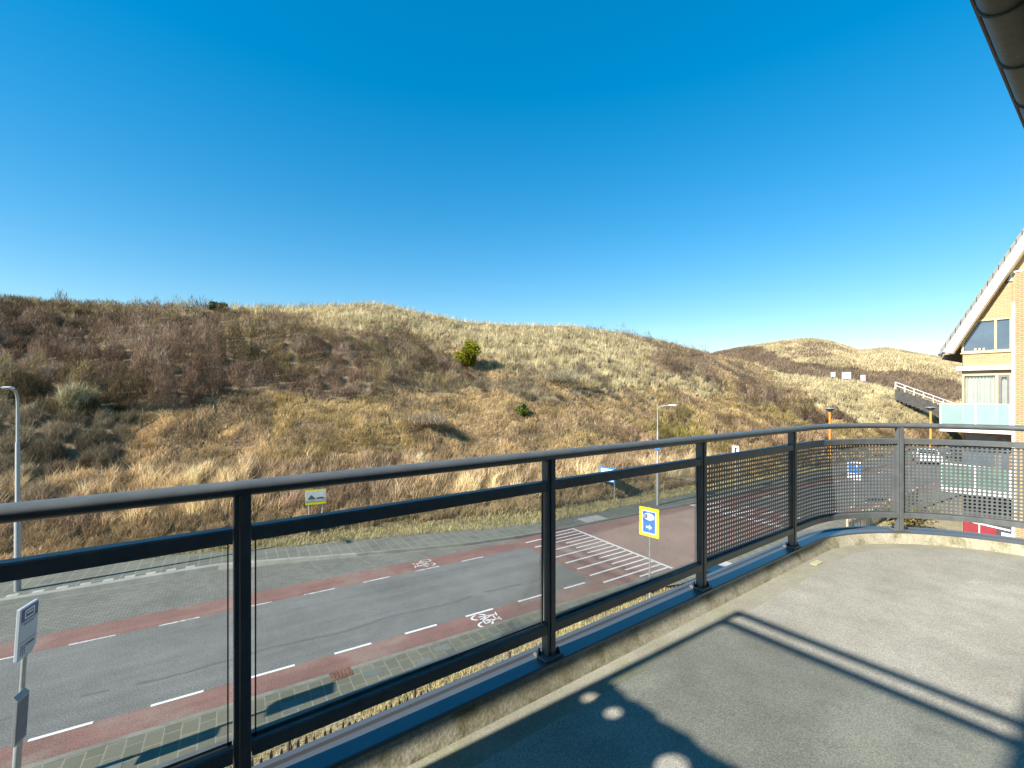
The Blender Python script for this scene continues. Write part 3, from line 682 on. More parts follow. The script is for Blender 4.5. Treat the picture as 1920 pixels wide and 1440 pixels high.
mb = MB(); mb.add([(-90, V_NE, ZR - .02), (150, V_NE, ZR - .02), (150, V_NE - .012, ZP + .005), (-90, V_NE - .012, ZP + .005), (150, V_NE - .16, ZP + .005), (-90, V_NE - .16, ZP + .005)], [(0, 1, 2, 3), (3, 2, 4, 5)])
struct(mb, "near_kerb", M['kerb'])
mb = MB()
for s, v in ((0.9, 11.1), (2.7, 11.35), (3.6, 10.8), (3.95, 11.1), (4.6, 11.45), (6.3, 11.2), (7.1, 11.35), (8.0, 11.2), (9.1, 11.5), (-2.2, 11.0)):
    mb.box(s, s + .44, v - .15, v + .14, ZP - .02, ZP + .004)
struct(mb, "dark_slabs", stains("dark_slab", (0.15, 0.165, 0.15), (0.12, 0.13, 0.12), (0.19, 0.2, 0.18), 60, 2, 0.95))
mb = MB(); mb.box(2.0, 2.5, 11.5, 11.86, ZP - .03, ZP + .012)
for k in range(5): mb.box(2.07 + k * .085, 2.1 + k * .085, 11.56, 11.8, ZP + .008, ZP + .020)
tag(mb.build("gully_cover", M['rust'], None, None, RA), "rust brown gully cover set in the kerb of the near pavement", "drain cover")
mb = MB(); mb.add([(15.6, 10.9, ZP + .006), (17.2, 10.9, ZP + .006), (17.2, 11.7, ZP + .006), (15.6, 11.7, ZP + .006)], [(0, 1, 2, 3)])
struct(mb, "crossing_tiles", M['tactile'])

# painted markings
mb = MB(); ZM = ZR + .004
for k in range(-12, 8):
    s = -3.52 + 1.945 * k; mb.add([(s, V_ND - .045, ZM), (s + .98, V_ND - .045, ZM), (s + .98, V_ND + .045, ZM), (s, V_ND + .045, ZM)], [(0, 1, 2, 3)])
for k in range(0, 22):
    s = 28.2 + 2 * k
    for v in (V_ND, V_FD): mb.add([(s, v - .045, ZM), (s + 1, v - .045, ZM), (s + 1, v + .045, ZM), (s, v + .045, ZM)], [(0, 1, 2, 3)])
nst = 17
for k in range(nst):
    v = V_NE + .28 + k * (V_FE - V_NE - .45) / (nst - 1)
    s0 = S_R0 + .25 if k % 2 == 1 else S_R0 + 1.75
    if 8 < k < 10: s0 = S_R0 + .3
    for a, c_, e in ((s0, S_R1 + .02, 0), (S_T1 - .02, S_R2 - .25 - (s0 - S_R0 - .25), 1)):
        def zr(s): return (ZR + (ZT - ZR) * (s - S_R0) / (S_R1 - S_R0) if e == 0 else ZT + (ZR - ZT) * (s - S_T1) / (S_R2 - S_T1)) + .005
        mb.add([(a, v - .045, zr(a)), (c_, v - .045, zr(c_)), (c_, v + .045, zr(c_)), (a, v + .045, zr(a))], [(0, 1, 2, 3)])
for s in (S_R1 + .03, S_T1 - .15): mb.add([(s, V_NE + .1, ZT + .006), (s + .13, V_NE + .1, ZT + .006), (s + .13, V_FE - .05, ZT + .006), (s, V_FE - .05, ZT + .006)], [(0, 1, 2, 3)])
struct(mb, "road_markings", M['paint'])
mb = MB()
for k in range(-10, 8):
    s = -3.9 + 2.0 * k
    if s > 10: continue
    mb.add([(s, V_FD - .04, ZM), (s + 1.0, V_FD - .04, ZM), (s + 1.0, V_FD + .04, ZM), (s, V_FD + .04, ZM)], [(0, 1, 2, 3)])
struct(mb, "faded_lane_dashes", M['paintworn'])
mb = MB()   # dark seam in the asphalt
pts = [(-14 + k * .5, 14.05 + .07 * math.sin(k * .9) + .05 * rnd.uniform(-1, 1)) for k in range(50)]
for (a, va), (c_, vc) in zip(pts[:-1], pts[1:]):
    w = .03 + .03 * rnd.random()
    if rnd.random() < .85: mb.add([(a, va - w, ZR + .003), (c_, vc - w, ZR + .003), (c_, vc + w, ZR + .003), (a, va + w, ZR + .003)], [(0, 1, 2, 3)])
struct(mb, "asphalt_seam", stains("seam_tar", (0.128, 0.127, 0.12), (0.112, 0.111, 0.105), (0.148, 0.147, 0.138), 40, 2, 0.8))
def bike(flip, s0, v0, m):
    mb = MB()
    def P(a, b_): a, b_ = a * .88, b_ * .88; return (s0 + (a if not flip else -a), v0 + (b_ if not flip else -b_), ZM + .001)
    def seg(p, q, w):
        p, q = Vector(p), Vector(q); d = (q - p).normalized(); nn = Vector((-d.y, d.x)) * w / 2
        mb.add([P(*(p + nn)), P(*(q + nn)), P(*(q - nn)), P(*(p - nn))], [(0, 1, 2, 3)])
    for cv in (-.27, .27):
        N = 22
        for k in range(N):
            a0 = 2 * math.pi * k / N; a1 = 2 * math.pi * (k + 1) / N
            if k in (4, 5, 15): continue
            vs = [P(-.25 + .30 * math.cos(a0), cv + .20 * math.sin(a0)), P(-.25 + .30 * math.cos(a1), cv + .20 * math.sin(a1)), P(-.25 + .22 * math.cos(a1), cv + .145 * math.sin(a1)), P(-.25 + .22 * math.cos(a0), cv + .145 * math.sin(a0))]
            mb.add(vs, [(0, 1, 2, 3)])
    for p, q in (((-.25, -.27), (.22, -.17)), ((-.25, -.27), (-.22, 0)), ((-.22, 0), (.22, -.17)), ((-.22, 0), (.24, .17)), ((.22, -.17), (.24, .17)), ((-.25, .27), (.36, .16)), ((.22, -.17), (.36, -.18)), ((.36, -.30), (.36, -.06)), ((.36, .04), (.44, .30))):
        seg(p, q, .05)
    return struct(mb, "bicycle_symbol", m)
bike(False, 6.75, 12.4, M['paint']); bike(True, 6.6, 17.78, M['paintworn'])

# verge and garden grass
def scatter_band(name, n, sx, vfun0, vfun1, z0, h0, h1, w, pal, label, lean=0.6):
    s = rng.uniform(sx[0], sx[1], n); q = rng.random(n); v0 = np.array([vfun0(a) for a in s]); v1 = np.array([vfun1(a) for a in s])
    v = v0 + (v1 - v0) * q
    X = s * RC - v * RS; Y = s * RS + v * RC
    cl = fbm(X / .7, Y / .7, 401, 3); k = rng.random(n) < 0.25 + 1.2 * cl; X, Y, cl = X[k], Y[k], cl[k]; n = len(X)
    zz = np.maximum(z0, dune_z(X, Y)) if z0 < -6.9 and vfun1(0) > 18 else np.full(n, z0)
    cb = pick(pal, n) * (0.65 + 0.7 * cl)[:, None]
    tag(blades(name, np.stack([X, Y, zz], 1), (h0 + (h1 - h0) * rng.random(n)) * (0.5 + cl), np.full(n, w), cb, lean=lean, wind=(0.1, 0)), label, "grass", kind='stuff')
scatter_band("verge_grass", 60000, (-9, 46), lambda s: vo(s) - .12, lambda s: vo(s) + 3.4, -6.93, .10, .30, .022, [(0.37, 0.30, 0.15), (0.30, 0.27, 0.12), (0.24, 0.24, 0.09), (0.44, 0.37, 0.22), (0.40, 0.33, 0.20)], "short dry grass verge between the far pavement and the dune")
scatter_band("near_strip_grass", 90000, (-8, 30), lambda s: 7.0 + .08 * s, lambda s: vn(s) + .08, -7.0, .07, .20, .014, [(0.42, 0.33, 0.15), (0.34, 0.29, 0.13), (0.25, 0.25, 0.09), (0.50, 0.42, 0.24), (0.30, 0.24, 0.12)], "straw coloured grass strip below the balcony along the near pavement")

# ------------------------------------------------------------------ own balcony
FLZ = -1.24; CAPZ = -1.155
PX_END, RADC = 4.0, 1.32; YC = 1.52                       # centre line of the railing: straight, quarter turn, straight
def path(off, step=0.06, x0=-3.2, y1=-1.6):
    p = [(x0, YC + off)]; x = x0
    k = int((PX_END - x0) / 0.5)
    for i in range(1, k + 1): p.append((x0 + (PX_END - x0) * i / k, YC + off))
    Rr = RADC + off; nn = 26
    for i in range(1, nn + 1):
        a = R(90) * (1 - i / nn); p.append((PX_END + Rr * math.cos(a), YC - RADC + Rr * math.sin(a)))
    p.append((PX_END + Rr, y1)); return p
def at_s(s, off=0.0):
    """point and heading on the centre line at arc length s measured so that s = X on the straight part"""
    if s <= PX_END: return Vector((s, YC + off)), 0.0
    a = (s - PX_END) / RADC
    if a <= math.pi / 2:
        return Vector((PX_END + (RADC + off) * math.sin(a), YC - RADC + (RADC + off) * math.cos(a))), -a
    return Vector((PX_END + RADC + off, YC - RADC - (s - PX_END - RADC * math.pi / 2))), -math.pi / 2
def sweep(mb, prof, s0, s1, mi=0, smooth=False, closed=True):
    """profile [(off,z)] swept along the railing line from s0 to s1"""
    st = [s0]
    s = s0
    while s < s1 - 1e-6:
        s = min(s1, s + (0.35 if s < PX_END - .36 or s > PX_END + RADC * 1.58 else 0.05)); st.append(s)
    n = len(prof); vs = []
    for s in st:
        for off, z in prof:
            p, _ = at_s(s, off); vs.append((p.x, p.y, z))
    fs = []
    m_ = n if closed else n - 1
    for i in range(len(st) - 1):
        for k in range(m_):
            k2 = (k + 1) % n; fs.append((i * n + k, i * n + k2, (i + 1) * n + k2, (i + 1) * n + k))
    mb.add(vs, fs, mi, smooth)
    if closed:
        mb.add(vs[:n], [tuple(range(n))], mi); mb.add(vs[-n:], [tuple(range(n))], mi)
    return mb
S_END = 7.4; S_BEG = -3.0
# floor: gutter strip sheet and slightly raised field
pi_ = path(-0.068)
mb = MB(); poly = pi_ + [(pi_[0][0], -1.6)]
mb.sheet(poly, FLZ); tag(mb.build("balcony_gutter", M['gutterstrip']), kind='structure')
pf = path(-0.235); mb = MB()
poly = pf + [(pf[0][0], -1.6)]
mb.prism(poly, 'z', FLZ - .002, FLZ + .010); tag(mb.build("balcony_floor", M['floor'], bevel=.006), kind='structure')
mb = MB(); po = path(0.04); mb.prism(po + [(po[0][0], -1.6)], 'z', FLZ - .26, FLZ - .004)
tag(mb.build("balcony_slab", M['concrete']), kind='structure')
mb = MB(); sweep(mb, [(-.098, FLZ - .003), (-.052, CAPZ - .012), (.05, CAPZ - .012), (.05, FLZ - .003)], S_BEG, S_END)
tag(mb.build("balcony_kerb", M['kerbface']), kind='structure')
mb = MB(); sweep(mb, [(-.053, CAPZ - .018), (-.052, CAPZ - .002), (-.047, CAPZ), (.045, CAPZ + .001), (.052, CAPZ + .010), (.075, CAPZ + .010), (.085, CAPZ + .002), (.085, CAPZ - .08), (.055, CAPZ - .08), (.055, CAPZ - .022)], S_BEG, S_END)
tag(mb.build("metal_coping", M['coping']), kind='structure')
mb = MB(); p, a = at_s(3.75, -.15); mb.box(p.x - .06, p.x + .06, p.y - .022, p.y + .022, FLZ, FLZ + .004)
tag(mb.build("outlet_patch", stains("pale_patch", (0.42, 0.40, 0.24), (0.36, 0.34, 0.2), (0.5, 0.48, 0.32), 60, 8)), kind='structure')

rail = empty("balcony_railing", (0, YC, CAPZ)); tag(rail, "anthracite balcony railing with glass panes and perforated metal panels round the curved corner", "railing")
def railpart(mb, name, m, parent=rail, bevel=0):
    for i, v in enumerate(mb.v): mb.v[i] = (v[0], v[1] - YC, v[2] - CAPZ)
    o = mb.build(name, m, rail, bevel=bevel)
    if parent is not rail: o.parent = parent
    return o
HT = -0.252
prof = []
for k in range(14):
    a = 2 * math.pi * k / 14; prof.append((.031 * math.cos(a), HT - .0225 + .0225 * math.sin(a)))
railpart(sweep(MB(), prof, S_BEG, S_END, 0, True), "handrail", M['rail'])
posts = [-2.22, -1.03, 0.143, 1.306, 2.496, 3.71, 4.98, 6.2]
for k in range(len(posts) - 1):
    a, c_ = posts[k] + .024, posts[k + 1] - .024
    railpart(sweep(MB(), [(-.020, -.426), (-.020, -.388), (-.016, -.384), (.016, -.384), (.020, -.388), (.020, -.426)], a, c_), "mid_rail", M['rail'])
    railpart(sweep(MB(), [(-.022, -1.046), (-.022, -1.008), (-.018, -1.004), (.004, -1.004), (.004, -.996), (.022, -.996), (.022, -1.046)], a, c_), "bottom_rail", M['rail'])
    if posts[k + 1] < 2.6:
        railpart(sweep(MB(), [(-.004, -1.004), (-.004, -.42), (.004, -.42), (.004, -1.004)], a + .007, c_ - .007), "glass_pane", M['glass'])
        for e in (a + .009, c_ - .012): railpart(MB().box(e, e + .003, YC - .0045, YC + .0045, -1.003, -.427), "glass_seal", M['eaveblack'])
    else:
        # perforated sheet: every cell a square with a round hole through 2 mm of metal
        z0, z1 = -1.0, -.43; L = c_ - a - .02
        nc = max(1, round(L / .0285)); nr = 20; cw = L / nc; ch = (z1 - z0) / nr; NH = 12; rad = .0092
        g = MB(); V = []; Fc = []
        sq = []
        for q in range(NH):
            an = 2 * math.pi * q / NH + math.pi / NH; cx, cz = math.cos(an), math.sin(an); mxx = max(abs(cx), abs(cz)); sq.append((cx / mxx, cz / mxx, cx, cz))
        for i in range(nc):
            for j in range(nr):
                sc = a + .01 + (i + .5) * cw; zc = z0 + (j + .5) * ch; b0 = len(V)
                for off in (-.001, .001):
                    for ox, oz, cx, cz in sq:
                        p, _ = at_s(sc + ox * cw / 2, off); V.append((p.x, p.y, zc + oz * ch / 2))
                    for ox, oz, cx, cz in sq:
                        p, _ = at_s(sc + cx * rad, off); V.append((p.x, p.y, zc + cz * rad))
                for q in range(NH):
                    q2 = (q + 1) % NH
                    Fc.append((b0 + q, b0 + q2, b0 + NH + q2, b0 + NH + q))
                    Fc.append((b0 + 2 * NH + q2, b0 + 2 * NH + q, b0 + 3 * NH + q, b0 + 3 * NH + q2))
                    Fc.append((b0 + NH + q, b0 + NH + q2, b0 + 3 * NH + q2, b0 + 3 * NH + q))
        me = bpy.data.meshes.new("perforated_panel"); me.from_pydata([(v[0], v[1] - YC, v[2] - CAPZ) for v in V], [], Fc); me.update()
        link("perforated_panel", me, M['rail'], rail)
        for e in (a + .008, c_ - .008):
            p, an = at_s(e); mm_ = MB(); d = Vector((math.cos(an), math.sin(an), 0)); q = Vector((p.x, p.y, 0))
            mm_.bar(q + Vector((0, 0, -1.0)), q + Vector((0, 0, -.42)), .014, .026, 0, (math.cos(an), math.sin(an), 0)); railpart(mm_, "edge_strip", M['rail'])
for s in posts:
    p, an = at_s(s); mb = MB()
    d = Vector((math.cos(an), math.sin(an), 0)); nv = Vector((-math.sin(an), math.cos(an), 0)); q = Vector((p.x, p.y, 0))
    def bx(c0, hw, hd, za, zb, mb=mb):
        vs = [c0 + d * (i * hw) + nv * (j * hd) + Vector((0, 0, zz_)) for zz_ in (za, zb) for j in (-1, 1) for i in (-1, 1)]
        mb.add(vs, [(0, 2, 3, 1), (4, 5, 7, 6), (0, 1, 5, 4), (2, 6, 7, 3), (0, 4, 6, 2), (1, 3, 7, 5)])
    bx(q - d * .0145, .0065, .021, CAPZ + .01, -.288); bx(q + d * .008, .013, .026, CAPZ + .01, -.285)
    po_ = railpart(mb, "post", M['rail'], bevel=.002)
    mb = MB(); bx(q, .052, .042, CAPZ + .001, CAPZ + .013, mb); bp_ = railpart(mb, "base_plate", M['rail'], po_, bevel=.002)
    for e in (-1, 1):
        mb = MB(); c0 = q + d * (e * .037) - nv * .02 * e
        mb.tube([c0 + Vector((0, 0, CAPZ + .013)), c0 + Vector((0, 0, CAPZ + .023))], .011, 6); mb.tube([c0 + Vector((0, 0, CAPZ + .023)), c0 + Vector((0, 0, CAPZ + .036))], .006, 8)
        railpart(mb, "bolt", M['raildark'], po_)

# own building: wall behind, eave and gutter above, glazed screen to the left whose shadow lies on the floor
own = empty("apartment_building", (0, -0.7, FLZ)); tag(own, "own apartment building with dark zinc gutter hanging overhead at top right", "building")
def ownpart(mb, name, m, bevel=0, parent=own):
    for i, v in enumerate(mb.v): mb.v[i] = (v[0], v[1] + .7, v[2] - FLZ)
    o = mb.build(name, m, own, bevel=bevel)
    if parent is not own: o.parent = parent
    return o
mb = MB(); mb.box(-9, -1.2, -1.0, -.75, -7, 2.2); mb.box(1.5, 5.4, -1.0, -.75, -7, 2.2); mb.box(-1.2, 1.5, -1.0, -.75, 1.0, 2.2); mb.box(-1.2, 1.5, -1.0, -.75, -7, FLZ)
ownpart(mb, "wall", M['ownwall'])
mb = MB(); mb.box(-1.2, 1.5, -.93, -.9, FLZ, 1.0); ownpart(mb, "glass_door", M['pane'])
GT, GY, GR = 1.47, .273, .078
mb = MB(); n = 14; xs = [-9, 6.5]
ang = [R(180 + 180 * k / n) for k in range(n + 1)]
vs = []
for X in xs:
    for a in ang: vs.append((X, GY + GR * math.cos(a), GT + GR * math.sin(a)))
    for a in ang[::-1]: vs.append((X, GY + (GR - .004) * math.cos(a), GT + (GR - .004) * math.sin(a)))
N = 2 * (n + 1); mb.add(vs, [(k, (k + 1) % N, N + (k + 1) % N, N + k) for k in range(N)], 0, True)
gut = ownpart(mb, "gutter", M['eavegreen'])
for X in (1.0, 1.49, 1.97, 2.44, 2.90, 3.36, 3.82, 4.28):
    mb = MB()
    pts = [(X, GY + (GR + .003) * math.cos(a), GT + (GR + .003) * math.sin(a)) for a in ang]
    mb.tube(pts, .005, 6); ownpart(mb, "gutter_seam", M['eavegreen'], 0, gut)
mb = MB(); mb.box(-9, 6.5, GY + GR - .006, GY + GR + .010, GT + .012, GT + .05); ownpart(mb, "black_edge", M['eaveblack'])
mb = MB(); mb.prism([(-3.5, 5.0), (-3.5, 4.9), (GY + GR - .0, GT + .055), (GY + GR + .028, GT + .055), (GY + GR + .028, GT + .10)], 'x', -9, 6.5); ownpart(mb, "roof", M['eavebrown'])
mb = MB(); mb.box(-9, 6.5, -.75, GY - GR - .005, GT - .06, GT - .01); ownpart(mb, "soffit", M['eaveblack'])
SX, SY, ST = -.52, 1.425, FLZ + 2.0
mb = MB(); mb.box(SX - .02, SX + .02, SY - .04, SY, FLZ, ST); mb.box(SX - .015, SX + .015, -.75, SY - .04, ST - .030, ST); mb.box(SX - .015, SX + .015, -.75, SY - .04, ST - .128, ST - .098)
ownpart(mb, "screen_frame", M['rail'])
mb = MB(); mb.box(SX - .003, SX + .003, -.75, SY - .04, FLZ + 1.29, ST - .128); ownpart(mb, "screen_glass", M['screen_glass'])
# lower opaque panel, added unseen; wavy rim and round openings shape its floor shadow
def holed_panel():
    bm = bmesh.new()
    top = []
    for k in range(0, 61):
        y_ = SY - .03 - k * (SY - .03 + .75) / 60; top.append((y_, FLZ + 1.305 + .006 * math.sin(k * 1.3) + .004 * math.sin(k * 2.9)))
    outer_ = [(SY - .03, FLZ + .02)] + top + [(-.75, FLZ + .02)]
    holes = [(1.36, 1.215, .025), (1.235, 1.225, .025), (.95, 1.20, .042), (.62, 1.2, .028)]
    eds = []
    def loop(pts):
        vs_ = [bm.verts.new((SX, p[0], p[1])) for p in pts]
        for i in range(len(vs_)): eds.append(bm.edges.new((vs_[i], vs_[(i + 1) % len(vs_)])))
    loop(outer_)
    for hy, hz, hr in holes: loop([(hy + hr * 1.1 * math.cos(2 * math.pi * k / 16), FLZ + hz + hr * math.sin(2 * math.pi * k / 16)) for k in range(16)])
    bmesh.ops.triangle_fill(bm, use_beauty=True, edges=eds)
    for v in bm.verts: v.co = Vector((v.co.x, v.co.y + .7, v.co.z - FLZ))
    me = bpy.data.meshes.new("shadow_panel"); bm.to_mesh(me); bm.free()
    return me
o = link("shadow_panel", holed_panel(), M['rail'], own); md = o.modifiers.new("solid", 'SOLIDIFY'); md.thickness = .012

# ------------------------------------------------------------------ neighbouring house on the right
HX = 28.6
house = empty("brick_house", (HX, 3.0, -7.0)); tag(house, "buff brick house with steep gable roof, white bargeboard and frosted glass balconies", "house")
def hpart(mb, name, m, parent=None, bevel=0):
    for i, v in enumerate(mb.v): mb.v[i] = (v[0] - HX, v[1] - 3.0, v[2] + 7.0)
    o = mb.build(name, m, house, bevel=bevel)
    if parent is not None: o.parent = parent
    return o
def hy(px, py, X=HX):
    p = onX(px, py, X); return p.y, p.z
RX = 28.2
(ya, za), (yb, zb) = hy(1768, 664, RX), hy(1920, 443, RX)
slope = (zb - za) / (ya - yb); ridge_y = 0.9; ridge_z = za + (ya - ridge_y) * slope
def roofz(y_): return za + (ya - abs(y_ - ridge_y) - ridge_y) * slope
yL = 4.6; drop = .55
openings = {}
(w1l, w1b), (w1r, w1t) = hy(1803, 662), hy(1898, 594)
(d2l, d2t), (d2r, d2b) = hy(1804, 702), hy(1898, 806)
yR = w1r                      # pillar hides everything right of this
d3t, d3b = d2t - 2.64, d2b - 2.64
d4t, d4b = d2t - 5.28, -7.0
# wall: slabs of brick between the openings, butted together
wall = MB()
wt = .28
def wslab(y0, y1, z0, z1): wall.box(HX, HX + wt, min(y0, y1), max(y0, y1), z0, z1)
wslab(d2l + 1e-3, yL, -7.0, w1b)                                    # left edge strip, full height up to window 1
wslab(yR, d2l, d2t, w1b - .002)                                     # between window 1 and door
wslab(yR, d2l, d3t, d2b); wslab(yR, d2l, d4t, d3b)
zt1 = w1t
yt = ridge_y + (roofz(ridge_y) - drop - zt1) / slope                # where the roof underside meets the window head
ym = yL
wall.prism([(yL, w1b), (yL, roofz(yL) - drop), (w1l, roofz(w1l) - drop), (w1l, w1b)], 'x', HX, HX + wt)
ztop2 = hy(1890, 530)[1]
ytop2 = ridge_y + (roofz(ridge_y) - drop - ztop2) / slope
wall.prism([(yt, zt1), (ytop2, ztop2), (yR, ztop2), (yR, zt1)], 'x', HX, HX + wt)
wall.box(HX + .002, HX + wt, -2.8, yR - .001, -7.0, 2.2)
wall.prism([(yR, 2.2), (yR, roofz(yR) - drop), (ridge_y, ridge_z - drop), (-2.8, roofz(-2.8) - drop), (-2.8, 2.2)], 'x', HX + .05, HX + wt)
wall.box(HX + wt, HX + 11, yL - wt, yL, -7.0, 2.2); wall.box(HX + wt, HX + 11, -2.8, -2.8 + wt, -7.0, 2.2)
hpart(wall, "wall", M['buff'])
# roof slabs, verge tiles, bargeboard
rf = MB(); th = .16
def rpt(y_, o_): return (y_, roofz(y_) + o_)
yE = ya + .06
rf.prism([rpt(yE, .12), rpt(ridge_y, .12), rpt(ridge_y, -.12), rpt(yE, -.12)], 'x', RX + .06, HX + 11.3)
yE2 = 2 * ridge_y - yE
rf.prism([rpt(yE2, .12), rpt(ridge_y, .118), rpt(ridge_y, -.12), rpt(yE2, -.12)], 'x', RX + .06, HX + 11.3)
roof = hpart(rf, "roof", M['rooftile'])
tl = MB(); nt_ = 26
for k in range(nt_):
    y0 = yE + .03 - k * (yE - ridge_y) / nt_; y1 = y0 - (yE - ridge_y) / nt_ * 1.12
    tl.prism([(y0, roofz(y0) + .10), (y0, roofz(y0) + .40), (y1, roofz(y1) + .34), (y1, roofz(y1) + .10)], 'x', RX - .04, RX + .32)
hpart(tl, "verge_tiles", M['rooftile'], roof)
bb = MB(); bw = .62
bb.prism([(ya, za + .10), (ridge_y, ridge_z + .10), (ridge_y, ridge_z + .10 - bw), (ya - .30, za + .02)], 'x', RX - .035, RX + .03)
hpart(bb, "bargeboard", M['whitepaint'])
sf = MB(); sf.prism([(ya - .05, za - .02), (ridge_y, ridge_z - bw + .16), (ridge_y, ridge_z - bw + .06), (ya - .33, za + .0)], 'x', RX + .032, HX - .002); hpart(sf, "soffit", M['cream'])
gt = MB(); gt.tube([(RX - .05, ya + .10, za - .02), (HX + 11.2, ya + .10, za - .02)], .07, 10); hpart(gt, "gutter", M['darkmetal'])
# windows
def frame(poly, X0, X1, w):
    """closed frame following a polygon (y,z)"""
    mb = MB(); n = len(poly); cy = sum(p[0] for p in poly) / n; cz = sum(p[1] for p in poly) / n
    inn = []
    for i in range(n):
        p0, p1, p2 = Vector(poly[i - 1]), Vector(poly[i]), Vector(poly[(i + 1) % n])
        e1 = (p1 - p0).normalized(); e2 = (p2 - p1).normalized()
        n1 = Vector((-e1.y, e1.x)); n2 = Vector((-e2.y, e2.x))
        if n1.dot(Vector((cy, cz)) - p1) < 0: n1 = -n1
        if n2.dot(Vector((cy, cz)) - p1) < 0: n2 = -n2
        b_ = (n1 + n2).normalized(); inn.append(p1 + b_ * (w / max(.3, b_.dot(n1))))
    for i in range(n):
        j = (i + 1) % n
        q = [poly[i], poly[j], inn[j], inn[i]]
        mb.prism([tuple(a) for a in q], 'x', X0, X1)
    return mb, [tuple(a) for a in inn]
(wl2, wz2) = w1l, hy(1803, 640)[1]
p1 = [(w1l, w1b), (w1l, roofz(w1l) - drop - .02), (yt + .0, zt1), (yR, zt1), (yR, w1b)]
f1, in1 = frame(p1, HX - .03, HX + .10, .07)
ymul = hy(1867, 640)[0]; zlow = w1b + .07
f1.box(HX - .028, HX + .08, ymul - .04, ymul + .04, w1b + .07, zt1 - .07)
f1.box(HX - .06, HX + .05, yR, w1l + .03, w1b - .05, w1b - .002)
win = hpart(f1, "window", M['cream'])
pn = MB(); pn.prism(in1, 'x', HX + .05, HX + .06); hpart(pn, "pane", M['pane'], win)
pots = MB()
for px_ in (1829, 1837, 1845):
    y_, _ = hy(px_, 655); z_ = w1b + .075
    pots.tube([(HX - .001, y_, z_), (HX - .001, y_, z_ + .10)], [.035, .05], 8)
hpart(pots, "window_pots", M['whitepaint'], win)
def doorset(t_, b_, shade):  # shade: darker frame and pane colours stand in for the lower storey's shade
    f, inn = frame([(d2l, b_), (d2l, t_), (yR, t_), (yR, b_)], HX - .02, HX + .10, .07)
    yd = hy(1869, 750)[0]
    f.box(HX - .018, HX + .09, yd - .045, yd + .045, b_ + .07, t_ - .07)
    w_ = hpart(f, "window", M['shadedframe'] if shade else M['cream'])
    if shade: w_['label'] = 'shaded glass doors, shade put into the brown frame colour'
    p_ = MB(); p_.prism([(d2l - .07, b_ + .07), (d2l - .07, t_ - .07), (yd + .045, t_ - .07), (yd + .045, b_ + .07)], 'x', HX + .04, HX + .05)
    hpart(p_, "pane", M['pane'] if shade else M['glass'], w_)
    dr, di = frame([(yd - .047, b_ + .07), (yd - .047, t_ - .07), (yR + .07, t_ - .07), (yR + .07, b_ + .07)], HX + .0, HX + .07, .09)
    dd = hpart(dr, "balcony_door", M['darkframe'], w_)
    p_ = MB(); p_.prism(di, 'x', HX + .03, HX + .04); hpart(p_, "door_pane", M['pane'] if shade else M['glass'], w_)
    if not shade:
        cu = MB(); N_ = 90; vs = []
        for k in range(N_ + 1):
            y_ = d2l - .05 - k * (d2l - yR - .1) / N_; x_ = HX + .14 + .045 * math.sin(k * .95) + .02 * math.sin(k * 2.3)
            vs += [(x_, y_, b_), (x_, y_, t_ - .04)]
        cu.add(vs, [(2 * k, 2 * k + 2, 2 * k + 3, 2 * k + 1) for k in range(N_)], 0, True); hpart(cu, "curtain", M['curtain'], w_)
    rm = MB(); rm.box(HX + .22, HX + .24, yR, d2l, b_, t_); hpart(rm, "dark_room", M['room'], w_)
doorset(d2t, d2b, False); doorset(d3t, d3b, True)
rm = MB(); rm.box(HX + .10, HX + .14, yR, d2l, -7.0, d4t); hpart(rm, "carport_shade", M['room'])  # flat dark sheet; its colour stands in for shade in the recess
bmz = hy(1850, 694)[1]; bmt = hy(1850, 686)[1]
cn = MB(); cn.box(HX - .22, HX - .002, yR, hy(1793, 690, HX - .22)[0], bmz, bmt); hpart(cn, "canopy", M['whitepaint'])
tw, ti = frame([(ytop2 - .12, ztop2 + .05), (yR, roofz(yR) - drop - .05), (yR, ztop2 + .05)], HX - .01, HX + .08, .06)
w_ = hpart(tw, "gable_window", M['whitepaint']); p_ = MB(); p_.prism(ti, 'x', HX + .02, HX + .03); hpart(p_, "pane", M['pane'], w_)
# pillar and downpipe
PXF = 27.2
pl, pz = hy(1903, 511, PXF)
mb = MB(); mb.box(PXF, HX - .002, pl - 1.5, pl, -7.0, pz); hpart(mb, "pillar", M['pillarbrick'])
mb = MB(); mb.box(PXF - .03, HX - .002, pl - 1.53, pl + .03, pz + .002, pz + .06); hpart(mb, "pillar_cap", M['whitepaint'])
mb = MB(); mb.box(PXF + .06, PXF + .16, pl + .004, pl + .095, -7.0, hy(1900, 566, PXF)[1]); hpart(mb, "downpipe", M['whitepaint'])
# balconies with frosted glass
BX = 27.2; bl = hy(1762, 780, BX)[0]; br_ = pl + .10
def balcony(zt_, zs, gm_='aqua'):
    b0 = MB(); b0.box(BX, HX - .003, br_, bl, zs - .19, zs); bo = hpart(b0, "balcony", M['whitepaint'])
    gl_ = MB(); gl_.box(BX + .02, BX + .03, br_, bl - .03, zs + .06, zt_ - .04); gl_.box(BX + .04, HX - .25, bl - .03, bl - .02, zs + .06, zt_ - .04); hpart(gl_, "glass_panel", M[gm_], bo)
    fr = MB(); fr.box(BX - .005, BX + .04, br_, bl, zt_ - .038, zt_); fr.box(BX - .005, BX + .04, br_, bl, zs + .002, zs + .06)
    fr.box(BX + .042, HX - .003, bl - .045, bl, zt_ - .038, zt_)
    for y_ in (bl - .03, hy(1829, 780, BX)[0], br_ + .03): fr.box(BX - .01, BX + .045, y_ - .03, y_ + .03, zs + .001, zt_ - .001)
    hpart(fr, "balcony_frame", M['whitepaint'], bo)
zt_a = hy(1762, 756, BX)[1]; zs_a = hy(1762, 800, BX)[1]
